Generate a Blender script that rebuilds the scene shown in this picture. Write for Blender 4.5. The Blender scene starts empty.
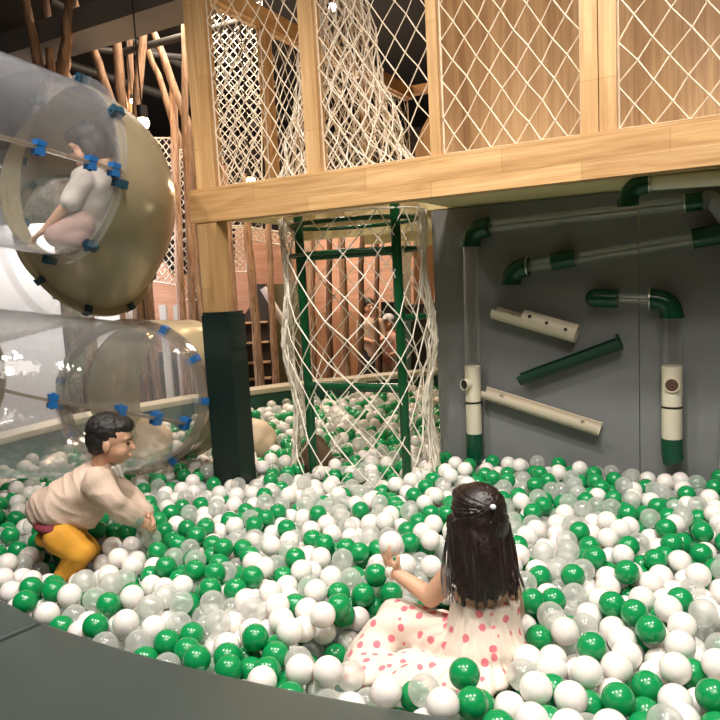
import bpy, bmesh, math, random
import numpy as np
from mathutils import Vector, Matrix, Quaternion, noise
random.seed(7)
R = math.radians
SC = bpy.context.scene
COL = SC.collection
PI = math.pi

# ------------------------------------------------------------------ camera frame (eye height, pitch and roll of the photograph)
FPX, PITCH, ROLL, EYE = 690.0, R(6.6), R(3.09), 1.40
_F = Vector((0, math.cos(PITCH), -math.sin(PITCH)))
_R0 = Vector((1, 0, 0)); _U0 = Vector((0, math.sin(PITCH), math.cos(PITCH)))
_RT = _R0 * math.cos(ROLL) - _U0 * math.sin(ROLL)
_UP = _U0 * math.cos(ROLL) + _R0 * math.sin(ROLL)
EYEP = Vector((0, 0, EYE))

def ray(x, y):
    return _F * FPX + _RT * (x - 360) + _UP * (360 - y)
def P(x, y, Y):                       # the point seen at pixel x,y that lies Y metres into the room
    d = ray(x, y); return EYEP + d * (Y / d.y)
def PZ(x, y, z):                      # ... that lies at height z
    d = ray(x, y); return EYEP + d * ((z - EYE) / d.z)
# the timber platform's own frame: a along the front beam, b into the platform
SA = R(-28.6)
U2 = Vector((math.cos(SA), math.sin(SA), 0)); V2 = Vector((-math.sin(SA), math.cos(SA), 0))
ORG = Vector((-0.726, 3.63, 0))
def W(a, b, z): return ORG + U2 * a + V2 * b + Vector((0, 0, z))
def AB(p): q = p - ORG; return q.dot(U2), q.dot(V2), p.z
def AZ(x, y, b):                      # pixel -> (a, z) on the plane b = const
    d = ray(x, y); t = (b - (EYEP - ORG).dot(V2)) / d.dot(V2); q = AB(EYEP + d * t); return q[0], q[2]
def WB(x, y, b): a, z = AZ(x, y, b); return W(a, b, z)

cam_d = bpy.data.cameras.new('camera'); cam = bpy.data.objects.new('camera', cam_d); COL.objects.link(cam)
m3 = Matrix((_RT, _UP, -_F)).transposed()
cam.matrix_world = Matrix.Translation(EYEP) @ m3.to_4x4()
cam_d.sensor_width = 36; cam_d.lens = 36 * FPX / 720; cam_d.clip_start = 0.02; cam_d.clip_end = 100
SC.camera = cam

# ------------------------------------------------------------------ object helpers
def tag(o, label=None, cat=None, group=None, kind=None):
    if label: o['label'] = label
    if cat: o['category'] = cat
    if group: o['group'] = group
    if kind: o['kind'] = kind
    return o
def thing(name, label, cat, loc=(0, 0, 0), rz=0.0, group=None, kind=None):
    o = bpy.data.objects.new(name, None); COL.objects.link(o)
    o.location = loc; o.rotation_euler = (0, 0, rz); o.empty_display_size = 0.05
    o['_m'] = [c for r in (Matrix.Translation(Vector(loc)) @ Matrix.Rotation(rz, 4, 'Z')) for c in r]
    return tag(o, label, cat, group, kind)
MW = {}
def mworld(o):
    m = Matrix.Identity(4)
    while o is not None:
        m = o.matrix_basis.copy() @ m if o.parent is None else o.matrix_basis.copy() @ m
        o = o.parent
    return m
def frame_of(o):
    ms = []
    while o is not None:
        ms.append(Matrix.Translation(o.location) @ o.rotation_euler.to_matrix().to_4x4()); o = o.parent
    m = Matrix.Identity(4)
    for x in reversed(ms): m = m @ x
    return m

class MB:
    """collects shapes given in world coordinates; build() links them as one mesh object"""
    def __init__(s): s.bm = bmesh.new(); s.flat = False
    def face(s, vs):
        try: return s.bm.faces.new(vs)
        except ValueError: return None
    def hexa(s, c):                  # 8 corners, bottom ring then top ring
        v = [s.bm.verts.new(p) for p in c]
        for q in ((3, 2, 1, 0), (4, 5, 6, 7), (0, 1, 5, 4), (1, 2, 6, 5), (2, 3, 7, 6), (3, 0, 4, 7)): s.face([v[i] for i in q])
        return s
    def box(s, x0, x1, y0, y1, z0, z1):
        return s.hexa([Vector(p) for p in ((x0, y0, z0), (x1, y0, z0), (x1, y1, z0), (x0, y1, z0), (x0, y0, z1), (x1, y0, z1), (x1, y1, z1), (x0, y1, z1))])
    def sbox(s, a0, a1, b0, b1, z0, z1):   # box in the platform's frame
        return s.hexa([W(*p) for p in ((a0, b0, z0), (a1, b0, z0), (a1, b1, z0), (a0, b1, z0), (a0, b0, z1), (a1, b0, z1), (a1, b1, z1), (a0, b1, z1))])
    def prism(s, pts, off):          # planar polygon extruded by the vector off
        lo = [s.bm.verts.new(p) for p in pts]; hi = [s.bm.verts.new(Vector(p) + Vector(off)) for p in pts]
        n = len(pts); s.face(lo[::-1]); s.face(hi)
        for i in range(n): s.face([lo[i], lo[(i + 1) % n], hi[(i + 1) % n], hi[i]])
        return s
    def tube(s, pts, r, seg=12, cap=True, up=None):
        pts = [Vector(p) for p in pts]; n = len(pts)
        rr = r if hasattr(r, '__len__') else [r] * n
        rings = []; nrm = None
        for i, p in enumerate(pts):
            t = (pts[min(i + 1, n - 1)] - pts[max(i - 1, 0)]).normalized()
            if nrm is None:
                nrm = t.orthogonal().normalized() if up is None else (Vector(up) - t * t.dot(Vector(up))).normalized()
            else: nrm = (nrm - t * t.dot(nrm)).normalized()
            bi = t.cross(nrm)
            rings.append([s.bm.verts.new(p + (nrm * math.cos(2 * PI * k / seg) + bi * math.sin(2 * PI * k / seg)) * rr[i]) for k in range(seg)])
        for i in range(n - 1):
            for k in range(seg):
                s.face([rings[i][k], rings[i][(k + 1) % seg], rings[i + 1][(k + 1) % seg], rings[i + 1][k]])
        if cap: s.face(rings[0][::-1]); s.face(rings[-1])
        return s
    def shell(s, pts, r, th, seg=40, a0=0.0, a1=2 * PI, up=None, tans=None):   # open pipe wall of real thickness (or a gutter, with a0..a1)
        pts = [Vector(p) for p in pts]; n = len(pts); full = abs(a1 - a0 - 2 * PI) < 1e-4
        rr = r if hasattr(r, '__len__') else [r] * n
        K = seg if full else seg + 1; L = []; nrm = None
        for i, p in enumerate(pts):
            t = (pts[min(i + 1, n - 1)] - pts[max(i - 1, 0)]).normalized() if not tans or tans[i] is None else Vector(tans[i]).normalized()
            if nrm is None: nrm = t.orthogonal().normalized() if up is None else (Vector(up) - t * t.dot(Vector(up))).normalized()
            else: nrm = (nrm - t * t.dot(nrm)).normalized()
            bi = t.cross(nrm); row = []
            for q in (rr[i], rr[i] - th):
                row.append([s.bm.verts.new(p + (nrm * math.cos(a0 + (a1 - a0) * k / seg) + bi * math.sin(a0 + (a1 - a0) * k / seg)) * q) for k in range(K)])
            L.append(row)
        kk = range(K) if full else range(K - 1)
        for i in range(n - 1):
            for k in kk:
                k2 = (k + 1) % K
                s.face([L[i][0][k], L[i][0][k2], L[i + 1][0][k2], L[i + 1][0][k]])
                s.face([L[i][1][k2], L[i][1][k], L[i + 1][1][k], L[i + 1][1][k2]])
            if not full:
                for k, fl in ((0, 1), (K - 1, 0)):
                    q = [L[i][0][k], L[i + 1][0][k], L[i + 1][1][k], L[i][1][k]]; s.face(q[::-1] if fl else q)
        for i, fl in ((0, 0), (n - 1, 1)):
            for k in kk:
                k2 = (k + 1) % K; q = [L[i][0][k], L[i][1][k], L[i][1][k2], L[i][0][k2]]; s.face(q[::-1] if fl else q)
        return s
    def ring(s, c, nrm, r0, r1, th, seg=56, sc=None):    # flat washer
        c = Vector(c); n = Vector(nrm).normalized(); x = n.orthogonal().normalized(); y = n.cross(x); vs = []
        for rr, h in ((r1, -th / 2), (r1, th / 2), (r0, th / 2), (r0, -th / 2)):
            vs.append([s.bm.verts.new(c + n * h + (x * math.cos(2 * PI * k / seg) + y * math.sin(2 * PI * k / seg)) * rr) for k in range(seg)])
        for j in range(4):
            for k in range(seg): s.face([vs[j][k], vs[j][(k + 1) % seg], vs[(j + 1) % 4][(k + 1) % seg], vs[(j + 1) % 4][k]])
        return s
    def ell(s, c, r, rot=None, u=20, v=12):
        c = Vector(c); r = Vector(r) if hasattr(r, '__len__') else Vector((r, r, r))
        M = Matrix.Translation(c) @ (rot.to_4x4() if rot is not None else Matrix.Identity(4)) @ Matrix.Diagonal((r.x, r.y, r.z, 1))
        bmesh.ops.create_uvsphere(s.bm, u_segments=u, v_segments=v, radius=1, matrix=M); return s
    def cap(s, p, q, r1, r2=None, seg=16):               # tapered capsule
        r2 = r1 if r2 is None else r2; p = Vector(p); q = Vector(q)
        s.tube([p, p.lerp(q, .5), q], [r1, (r1 + r2) / 2, r2], seg); s.ell(p, r1, None, seg, 10); s.ell(q, r2, None, seg, 10); return s
    def bevel(s, w, n=2):
        bmesh.ops.bevel(s.bm, geom=[e for e in s.bm.edges if len(e.link_faces) == 2 and e.calc_face_angle(0) > 0.5], offset=w, segments=n, affect='EDGES', profile=0.6, clamp_overlap=True)
        return s
    def build(s, name, mat, parent=None, rz=None, smooth=True, base=None):
        bm = s.bm; bmesh.ops.recalc_face_normals(bm, faces=bm.faces)
        me = bpy.data.meshes.new(name)
        if parent is None:
            if base is None:
                xs = [v.co for v in bm.verts]
                lo = Vector([min(p[i] for p in xs) for i in range(3)]); hi = Vector([max(p[i] for p in xs) for i in range(3)])
                base = Vector(((lo.x + hi.x) / 2, (lo.y + hi.y) / 2, lo.z))
            M = Matrix.Translation(Vector(base)) @ Matrix.Rotation(rz or 0, 4, 'Z')
        else: M = frame_of(parent)
        bm.transform(M.inverted()); bm.to_mesh(me); bm.free()
        o = bpy.data.objects.new(name, me); COL.objects.link(o)
        if parent is None: o.location = base; o.rotation_euler = (0, 0, rz or 0)
        else: o.parent = parent
        if mat: me.materials.append(mat)
        if smooth:
            for p in me.polygons: p.use_smooth = True
            me.set_sharp_from_angle(angle=R(38))
        return o

def remeshed(mb, voxel, it=6, fac=0.5):
    """one continuous surface out of overlapping closed forms"""
    me = bpy.data.meshes.new('t'); bmesh.ops.recalc_face_normals(mb.bm, faces=mb.bm.faces); mb.bm.to_mesh(me); mb.bm.free()
    o = bpy.data.objects.new('t', me); COL.objects.link(o)
    m = o.modifiers.new('r', 'REMESH'); m.mode = 'VOXEL'; m.voxel_size = voxel; m.use_smooth_shade = True
    k = o.modifiers.new('s', 'SMOOTH'); k.iterations = it; k.factor = fac
    dg = bpy.context.evaluated_depsgraph_get(); dg.update()
    ev = o.evaluated_get(dg); out = MB(); out.bm.from_mesh(ev.to_mesh()); ev.to_mesh_clear()
    bpy.data.objects.remove(o); bpy.data.meshes.remove(me)
    return out

# ------------------------------------------------------------------ materials
def nmat(name):
    m = bpy.data.materials.new(name); m.use_nodes = True; nt = m.node_tree
    b = nt.nodes['Principled BSDF']; return m, nt, b
def setp(b, col=None, rough=None, **k):
    if col is not None: b.inputs['Base Color'].default_value = (*col, 1)
    if rough is not None: b.inputs['Roughness'].default_value = rough
    for n, v in k.items(): b.inputs[n.replace('_', ' ')].default_value = v
def plain(name, col, rough=0.5, var=0.0, scale=8.0, bump=0.0, bscale=60.0, **k):
    m, nt, b = nmat(name); setp(b, col, rough, **k); N = nt.nodes; L = nt.links
    if var or bump:
        tc = N.new('ShaderNodeTexCoord')
    if var:
        no = N.new('ShaderNodeTexNoise'); no.inputs['Scale'].default_value = scale; no.inputs['Detail'].default_value = 5
        rp = N.new('ShaderNodeValToRGB'); rp.color_ramp.elements[0].position = .3; rp.color_ramp.elements[1].position = .7
        rp.color_ramp.elements[0].color = (*[max(0, c * (1 - var)) for c in col], 1); rp.color_ramp.elements[1].color = (*[min(1, c * (1 + var)) for c in col], 1)
        L.new(tc.outputs['Object'], no.inputs['Vector']); L.new(no.outputs['Fac'], rp.inputs['Fac']); L.new(rp.outputs['Color'], b.inputs['Base Color'])
    if bump:
        n2 = N.new('ShaderNodeTexNoise'); n2.inputs['Scale'].default_value = bscale; n2.inputs['Detail'].default_value = 4
        bp = N.new('ShaderNodeBump'); bp.inputs['Strength'].default_value = bump; bp.inputs['Distance'].default_value = .01
        L.new(tc.outputs['Object'], n2.inputs['Vector']); L.new(n2.outputs['Fac'], bp.inputs['Height']); L.new(bp.outputs['Normal'], b.inputs['Normal'])
    return m
def wood(name, c1, c2, c3, axis=0, freq=1.0, rough=0.5, planks=None):
    """grain runs along the object's axis; planks = (length, height) of glued staves"""
    m, nt, b = nmat(name); N = nt.nodes; L = nt.links
    tc = N.new('ShaderNodeTexCoord'); mp = N.new('ShaderNodeMapping'); sc = [14.0 * freq] * 3; sc[axis] = 1.2 * freq
    mp.inputs['Scale'].default_value = sc
    n1 = N.new('ShaderNodeTexNoise'); n1.inputs['Scale'].default_value = 1.6; n1.inputs['Detail'].default_value = 6; n1.inputs['Distortion'].default_value = 1.2
    L.new(tc.outputs['Object'], mp.inputs['Vector']); L.new(mp.outputs['Vector'], n1.inputs['Vector'])
    rp = N.new('ShaderNodeValToRGB'); e = rp.color_ramp.elements; e[0].position = .3; e[1].position = .72
    e[0].color = (*c1, 1); e[1].color = (*c3, 1); x = e.new(.5); x.color = (*c2, 1)
    L.new(n1.outputs['Fac'], rp.inputs['Fac']); out = rp.outputs['Color']
    # fine streaks
    m2 = N.new('ShaderNodeMapping'); s2 = [150.0 * freq] * 3; s2[axis] = 3.0; m2.inputs['Scale'].default_value = s2
    n2 = N.new('ShaderNodeTexNoise'); n2.inputs['Scale'].default_value = 1; n2.inputs['Detail'].default_value = 3
    L.new(tc.outputs['Object'], m2.inputs['Vector']); L.new(m2.outputs['Vector'], n2.inputs['Vector'])
    mx = N.new('ShaderNodeMix'); mx.data_type = 'RGBA'; mx.blend_type = 'MULTIPLY'; mx.inputs[0].default_value = .35
    r2 = N.new('ShaderNodeValToRGB'); r2.color_ramp.elements[0].color = (.6, .5, .4, 1); r2.color_ramp.elements[0].position = .35; r2.color_ramp.elements[1].position = .6
    L.new(n2.outputs['Fac'], r2.inputs['Fac']); L.new(out, mx.inputs[6]); L.new(r2.outputs['Color'], mx.inputs[7]); out = mx.outputs[2]
    if planks:
        sx = N.new('ShaderNodeSeparateXYZ'); cb = N.new('ShaderNodeCombineXYZ'); L.new(tc.outputs['Object'], sx.inputs[0])
        o = [0, 1, 2]; o.remove(axis); L.new(sx.outputs[axis], cb.inputs[0]); L.new(sx.outputs[2 if axis != 2 else 0], cb.inputs[1])
        br = N.new('ShaderNodeTexBrick'); br.inputs['Scale'].default_value = 1; br.inputs['Brick Width'].default_value = planks[0]; br.inputs['Row Height'].default_value = planks[1]
        br.inputs['Mortar Size'].default_value = 0.0012; br.inputs['Color1'].default_value = (.78, .74, .70, 1); br.inputs['Color2'].default_value = (1, 1, 1, 1); br.inputs['Mortar'].default_value = (.55, .42, .3, 1)
        L.new(cb.outputs[0], br.inputs['Vector'])
        m3_ = N.new('ShaderNodeMix'); m3_.data_type = 'RGBA'; m3_.blend_type = 'MULTIPLY'; m3_.inputs[0].default_value = .8
        L.new(out, m3_.inputs[6]); L.new(br.outputs['Color'], m3_.inputs[7]); out = m3_.outputs[2]
    L.new(out, b.inputs['Base Color']); b.inputs['Roughness'].default_value = rough
    return m
def clearmat(name, tint=(1, 1, 1), milk=0.06, milkcol=(.9, .92, .95), rough=0.03, edge=0.35, fres=1.45, bump=0.0):
    """thin clear plastic wall: what is behind shows through, a mirror film by Fresnel, a little milkiness that grows at grazing angles"""
    m = bpy.data.materials.new(name); m.use_nodes = True; nt = m.node_tree; N = nt.nodes; L = nt.links
    for n in list(N):
        if n.type != 'OUTPUT_MATERIAL': N.remove(n)
    out = N['Material Output']
    tr = N.new('ShaderNodeBsdfTransparent'); tr.inputs[0].default_value = (*tint, 1)
    gl = N.new('ShaderNodeBsdfGlossy'); gl.inputs['Roughness'].default_value = rough; gl.inputs[0].default_value = (1, 1, 1, 1)
    df = N.new('ShaderNodeBsdfDiffuse'); df.inputs[0].default_value = (*milkcol, 1)
    tl = N.new('ShaderNodeBsdfTranslucent'); tl.inputs[0].default_value = (*milkcol, 1)
    ad = N.new('ShaderNodeMixShader'); ad.inputs[0].default_value = .5; L.new(df.outputs[0], ad.inputs[1]); L.new(tl.outputs[0], ad.inputs[2])
    lw = N.new('ShaderNodeLayerWeight'); lw.inputs['Blend'].default_value = .3
    ma = N.new('ShaderNodeMath'); ma.operation = 'MULTIPLY_ADD'; ma.inputs[1].default_value = edge; ma.inputs[2].default_value = milk
    L.new(lw.outputs['Facing'], ma.inputs[0])
    m1 = N.new('ShaderNodeMixShader'); L.new(ma.outputs[0], m1.inputs[0]); L.new(tr.outputs[0], m1.inputs[1]); L.new(ad.outputs[0], m1.inputs[2])
    fr = N.new('ShaderNodeLayerWeight'); fr.inputs['Blend'].default_value = .5
    pw = N.new('ShaderNodeMath'); pw.operation = 'POWER'; pw.inputs[1].default_value = 4.0; L.new(fr.outputs['Facing'], pw.inputs[0])
    sc_ = N.new('ShaderNodeMath'); sc_.operation = 'MULTIPLY_ADD'; sc_.inputs[1].default_value = .75; sc_.inputs[2].default_value = .045; L.new(pw.outputs[0], sc_.inputs[0])
    m2 = N.new('ShaderNodeMixShader'); L.new(sc_.outputs[0], m2.inputs[0]); L.new(m1.outputs[0], m2.inputs[1]); L.new(gl.outputs[0], m2.inputs[2])
    if bump:
        tc = N.new('ShaderNodeTexCoord'); no = N.new('ShaderNodeTexNoise'); no.inputs['Scale'].default_value = 7; no.inputs['Detail'].default_value = 3
        bp = N.new('ShaderNodeBump'); bp.inputs['Strength'].default_value = bump; bp.inputs['Distance'].default_value = .05
        L.new(tc.outputs['Object'], no.inputs['Vector']); L.new(no.outputs['Fac'], bp.inputs['Height'])
        L.new(bp.outputs['Normal'], gl.inputs['Normal']); L.new(bp.outputs['Normal'], fr.inputs['Normal'])
    L.new(m2.outputs[0], out.inputs['Surface'])
    return m
def glow(name, col, s):
    m, nt, b = nmat(name); setp(b, col, .4, Emission_Strength=s); b.inputs['Emission Color'].default_value = (*col, 1); return m

M = dict(
    beam=wood('pine_beam', (.48, .27, .11), (.63, .385, .17), (.72, .48, .24), 0, 1, .42, (.62, .09)),
    post=wood('pine_post', (.48, .28, .11), (.61, .375, .17), (.70, .46, .225), 2, 1, .42, (.7, .2)),
    rail=wood('pine_rail', (.56, .31, .12), (.66, .39, .17), (.74, .47, .22), 1, 1, .45),
    ply=wood('oiled_plywood', (.38, .22, .11), (.54, .34, .175), (.66, .44, .25), 2, .6, .5),
    under=wood('plywood_underside', (.74, .60, .30), (.80, .68, .38), (.84, .74, .46), 0, .6, .5),
    salmon=wood('pinkish_plywood', (.50, .25, .15), (.58, .31, .20), (.66, .37, .25), 0, .5, .55),
    brownply=wood('brown_plywood', (.34, .16, .08), (.42, .21, .11), (.50, .27, .15), 2, .5, .5),
    arch=wood('bent_pine', (.56, .34, .17), (.66, .43, .24), (.74, .52, .31), 2, .8, .5),
    bark=wood('peeled_trunk', (.07, .042, .028), (.24, .145, .09), (.40, .27, .175), 2, 1.2, .8),
    bark2=wood('pale_trunk', (.20, .12, .085), (.50, .32, .22), (.78, .60, .47), 2, 2.2, .8),
    greenpad=plain('dark_green_vinyl', (.003, .014, .011), .38, .2, 5),
    greenrim=plain('green_vinyl', (.012, .075, .050), .4, .2, 5),
    greymat=plain('grey_green_vinyl', (.050, .066, .059), .36, .08, 1.5, .05, 9),
    cream=plain('cream_vinyl', (.55, .50, .38), .45, .08, 4),
    greenmetal=plain('green_lacquered_steel', (.003, .058, .018), .22),
    greenpvc=plain('dark_green_pvc', (.003, .060, .028), .2),
    greenpvc2=plain('flat_green_pvc', (.004, .040, .020), .5),
    pvc=plain('cream_pvc', (.72, .66, .52), .3),
    pvctan=plain('tan_pvc', (.62, .54, .42), .4),
    panel=plain('grey_laminate', (.20, .208, .208), .3, .06, 2, .02, 3),
    clear=clearmat('clear_acrylic', milk=.05, edge=.18, milkcol=(.80, .84, .92), rough=.05, bump=.25),
    clearpipe=clearmat('clear_pipe_acrylic', milk=.008, edge=.16, milkcol=(.75, .78, .80), rough=.08),
    flange=clearmat('smoky_acrylic_flange', tint=(.80, .76, .70), milk=.45, edge=.3, milkcol=(.36, .31, .26), rough=.1),
    beigeslide=plain('beige_moulded_plastic', (.36, .30, .19), .25, .08, 2),
    clip=plain('blue_nylon_clip', (.010, .11, .32), .35),
    clipdark=plain('dark_teal_clip', (.010, .05, .08), .4),
    steel=plain('steel', (.55, .54, .5), .3, Metallic=1.0),
    hose=plain('grey_ribbed_hose', (.42, .42, .43), .35),
    black=plain('black_hole', (.012, .010, .009), .6),
    rope=plain('cream_rope', (.70, .57, .42), .8, .15, 30),
    ropepale=plain('pale_rope', (.80, .73, .62), .8, .15, 30),
    ropedark=plain('shaded_rope', (.60, .50, .38), .85, .15, 30),
    ceil=plain('black_ceiling_paint', (.020, .017, .016), .9, .2, 1),
    concrete=plain('grey_ceiling_beam_paint', (.17, .155, .145), .8, .12, 2),
    duct=plain('dark_conduit', (.015, .013, .012), .6),
    white=plain('white_wall_paint', (.72, .69, .64), .7, .04, 2),
    dark=plain('dark_cabinet', (.03, .022, .018), .6),
    floor=plain('brown_vinyl_floor', (.16, .11, .08), .4, .15, 3),
    pitfloor=plain('pit_floor_mat', (.10, .16, .13), .6),
    wallb=plain('warm_back_wall', (.52, .33, .22), .7, .1, 2),
    walld=plain('dark_wall', (.10, .07, .055), .8, .1, 2),
    boulder=plain('beige_moulded_foam', (.66, .50, .34), .55, .12, 4, .25, 9),
    brown=plain('brown_moulded_foam', (.15, .095, .055), .6, .25, 7, .3, 12),
    bulb=glow('warm_lamp_glass', (1, .62, .25), 30),
    lampw=glow('white_lamp_glass', (1, .9, .75), 25),
    lampbody=plain('black_lamp_housing', (.02, .02, .02), .4),
    screen=plain('black_screen', (.006, .006, .008), .15),
    teal=plain('teal_grey_panel', (.13, .22, .24), .4),
)
# ------------------------------------------------------------------ the room
def struct(name, mb, mat, **k): return tag(mb.build(name, mat, **k), kind='structure')
struct('floor', MB().box(-8, 8, -4, 14, -.05, 0), M['floor'], smooth=False)
struct('floor_pit', MB().prism([Vector(p) for p in ((-1.3, 2.3, .0), (-2.5, 3.0, .0), (-2.6, 4.2, .0), (-2.1, 5.1, .0), (-1.2, 5.7, .0), (.6, 6.4, .0), (3.6, 6.8, .0), (3.8, 1.3, .0), (.6, 1.3, .0), (0, 1.4, .0))], (0, 0, .2)), M['pitfloor'], smooth=False)
struct('ceiling', MB().box(-8, 8, -4, 14, 4.3, 4.4), M['ceil'], smooth=False)
struct('wall_back', MB().box(-8, 8, 13.9, 14, 0, 4.3), M['walld'], smooth=False)
struct('wall_left', MB().box(-8, -7.9, -4, 14, 0, 4.3), M['walld'], smooth=False)
struct('wall_right', MB().box(7.9, 8, -4, 14, 0, 4.3), M['wallb'], smooth=False)
struct('wall_front', MB().box(-8, 8, -4, -3.9, 0, 4.3), M['wallb'], smooth=False)

def seg_box(p, q, w, h, mb=None):    # level box from p to q, w wide (in plan), h high, p/q at its underside middle
    mb = mb or MB(); p = Vector(p); q = Vector(q); d = (q - p).normalized(); n = Vector((-d.y, d.x, 0)).normalized() * w / 2; up = Vector((0, 0, h))
    return mb.hexa([p - n, q - n, q + n, p + n, p - n + up, q - n + up, q + n + up, p + n + up])
p1 = P(-60, 90, 6.6); d = U2
p1.z = 3.37
struct('trim_1', seg_box(p1 - d * 1.0, p1 + d * 9, .35, .17), M['concrete'], smooth=False)
for i, (x0, y0, Y0, x1, y1, Y1, r) in enumerate(((60, 62, 7.4, 215, 112, 8.4, .05), (100, 50, 6.5, 190, 58, 7.2, .03), (130, 40, 6.8, 230, 90, 8.0, .035), (150, 45, 6.3, 200, 32, 6.2, .03))):
    a_, b_ = P(x0, y0, Y0), P(x1, y1, Y1); dd = (b_ - a_)
    o = MB().tube([a_ - dd * .6, a_, b_, b_ + dd * .8], r, 10).build('conduit', M['duct'])
    tag(o, ['thick dark conduit crossing low behind the branched trunks', 'thin dark conduit just under the grey ceiling beam', 'slim dark pipe running down behind the corner post of the platform', 'short dark pipe tight against the underside of the grey beam'][i], 'pipe', 'dark ceiling conduits')

# ------------------------------------------------------------------ timber platform
plat = thing('play_platform', 'honey-coloured pine platform with a deep front beam and square posts', 'play structure', tuple(W(0, 0, 0)), SA)
def part(mb, name, mat, parent=plat, **k): return mb.build(name, mat, parent, **k)
part(MB().sbox(-.10, 3.6, -.045, .045, 1.735, 1.905).bevel(.006), 'front_beam', M['beam'])
fk = lambda x, y: AZ(x, y, -.03)[0]
posts = [(fk(187, 60), fk(206, 60)), (fk(300, 60), fk(314.5, 60)), (fk(427, 60), fk(437.5, 60)), (fk(580, 60), fk(597.5, 60)), (fk(598.5, 60), fk(616, 60)), (2.72, 2.80)]
for (a0, a1) in posts: part(MB().sbox(a0, a1, -.03, .035, 1.905, 3.45).bevel(.004), 'post', M['post'])
part(MB().sbox(-.10, 3.6, -.03, .035, 3.45, 3.57).bevel(.004), 'top_rail', M['beam'])
lp = AZ(201, 260, -.03)[0], AZ(220, 260, -.03)[0]
part(MB().sbox(lp[0], lp[1], -.04, .05, 1.20, 1.735).bevel(.004), 'lower_post', M['post'])
part(MB().sbox(3.3, 3.42, -.04, .05, .2, 1.735).bevel(.004), 'lower_post', M['post'])
# deck with the square ladder hatch
dk = MB()
h0, h1, g0, g1 = .17, 1.03, .06, .745
for q in ((-.06, h0, .045, 2.75), (h1, 3.6, .045, 2.75), (h0, h1, g1, 2.75)): dk.sbox(q[0], q[1], q[2], q[3], 1.76, 1.84)
part(dk, 'deck', M['under'], smooth=False)
for bb in (.80, 1.75, 2.65): part(MB().sbox(-.04, 3.5, bb, bb + .06, 1.66, 1.76).bevel(.004), 'joist', M['under'])
# left side: beam, rail, posts
part(MB().sbox(-.09, .01, .045, 2.7, 1.84, 1.93).bevel(.004), 'side_beam', M['rail'])
part(MB().sbox(-.05, .03, .04, 2.62, 2.86, 2.96).bevel(.004), 'side_rail', M['rail'])
for bb, w in ((.56, .06), (1.80, .05)): part(MB().sbox(-.04, .02, bb, bb + w, 1.93, 2.86).bevel(.003), 'side_post', M['post'])
# arched bent-wood frame on the far side
ar = MB(); N_ = 18
def arch_pt(t, r): return .62 - math.cos(t) * r, 2.35 + math.sin(t) * r * .9
for i in range(N_):
    t0, t1 = PI * i / N_, PI * (i + 1) / N_
    q = [arch_pt(t0, .34), arch_pt(t0, .60), arch_pt(t1, .60), arch_pt(t1, .34)]
    ar.prism([W(x, 2.62, z) for x, z in q], V2 * .07)
for a0, a1 in ((.02, .28), (.96, 1.22)): ar.prism([W(a0, 2.62, 1.84), W(a1, 2.62, 1.84), W(a1, 2.62, 2.35), W(a0, 2.62, 2.35)], V2 * .07)
part(ar, 'arch_frame', M['arch'])
part(MB().sbox(.0, 1.3, 2.62, 2.69, 2.90, 2.97).bevel(.004), 'far_rail', M['beam'])
# padded foot of the corner post
gp = thing('post_pad', 'tall dark green padded sleeve around the foot of the platform corner post', 'post padding', tuple(W(0, 0, .2)), SA)
pa0, pa1 = AZ(208, 400, -.06)[0], AZ(235, 400, -.06)[0]
MB().sbox(pa0, pa1, -.06, .07, .2, 1.26).bevel(.012, 3).build('sleeve', M['greenpad'], gp)
MB().sbox(pa0 + .004, pa1 - .004, -.056, .066, 1.262, 1.275).bevel(.003).build('top_flap', M['greenpad'], gp)

# plywood back board above the grey panel, and the grey panel
o = MB().sbox(.93, 3.6, .76, .79, 1.85, 3.9).bevel(.002).build('plywood_partition', M['ply'], rz=SA); tag(o, 'tall oiled plywood partition lit warm behind the upper rope nets', 'partition')
pn = thing('pipe_board', 'large dark grey wall panel that carries the ball pipes and chutes', 'panel', tuple(W(2.2, .75, .2)), SA)
MB().sbox(.912, 1.97, .75, .775, .2, 1.755).bevel(.002).build('board', M['panel'], pn)
MB().sbox(1.974, 3.6, .75, .775, .2, 1.755).bevel(.002).build('board', M['panel'], pn)
for x, y in ((638, 268), (639, 310), (639, 378), (638, 232)):
    a, z = AZ(x, y, .745); MB().ell(W(a, .748, z), .004, None, 8, 6).build('screw', M['steel'], pn)

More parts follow.
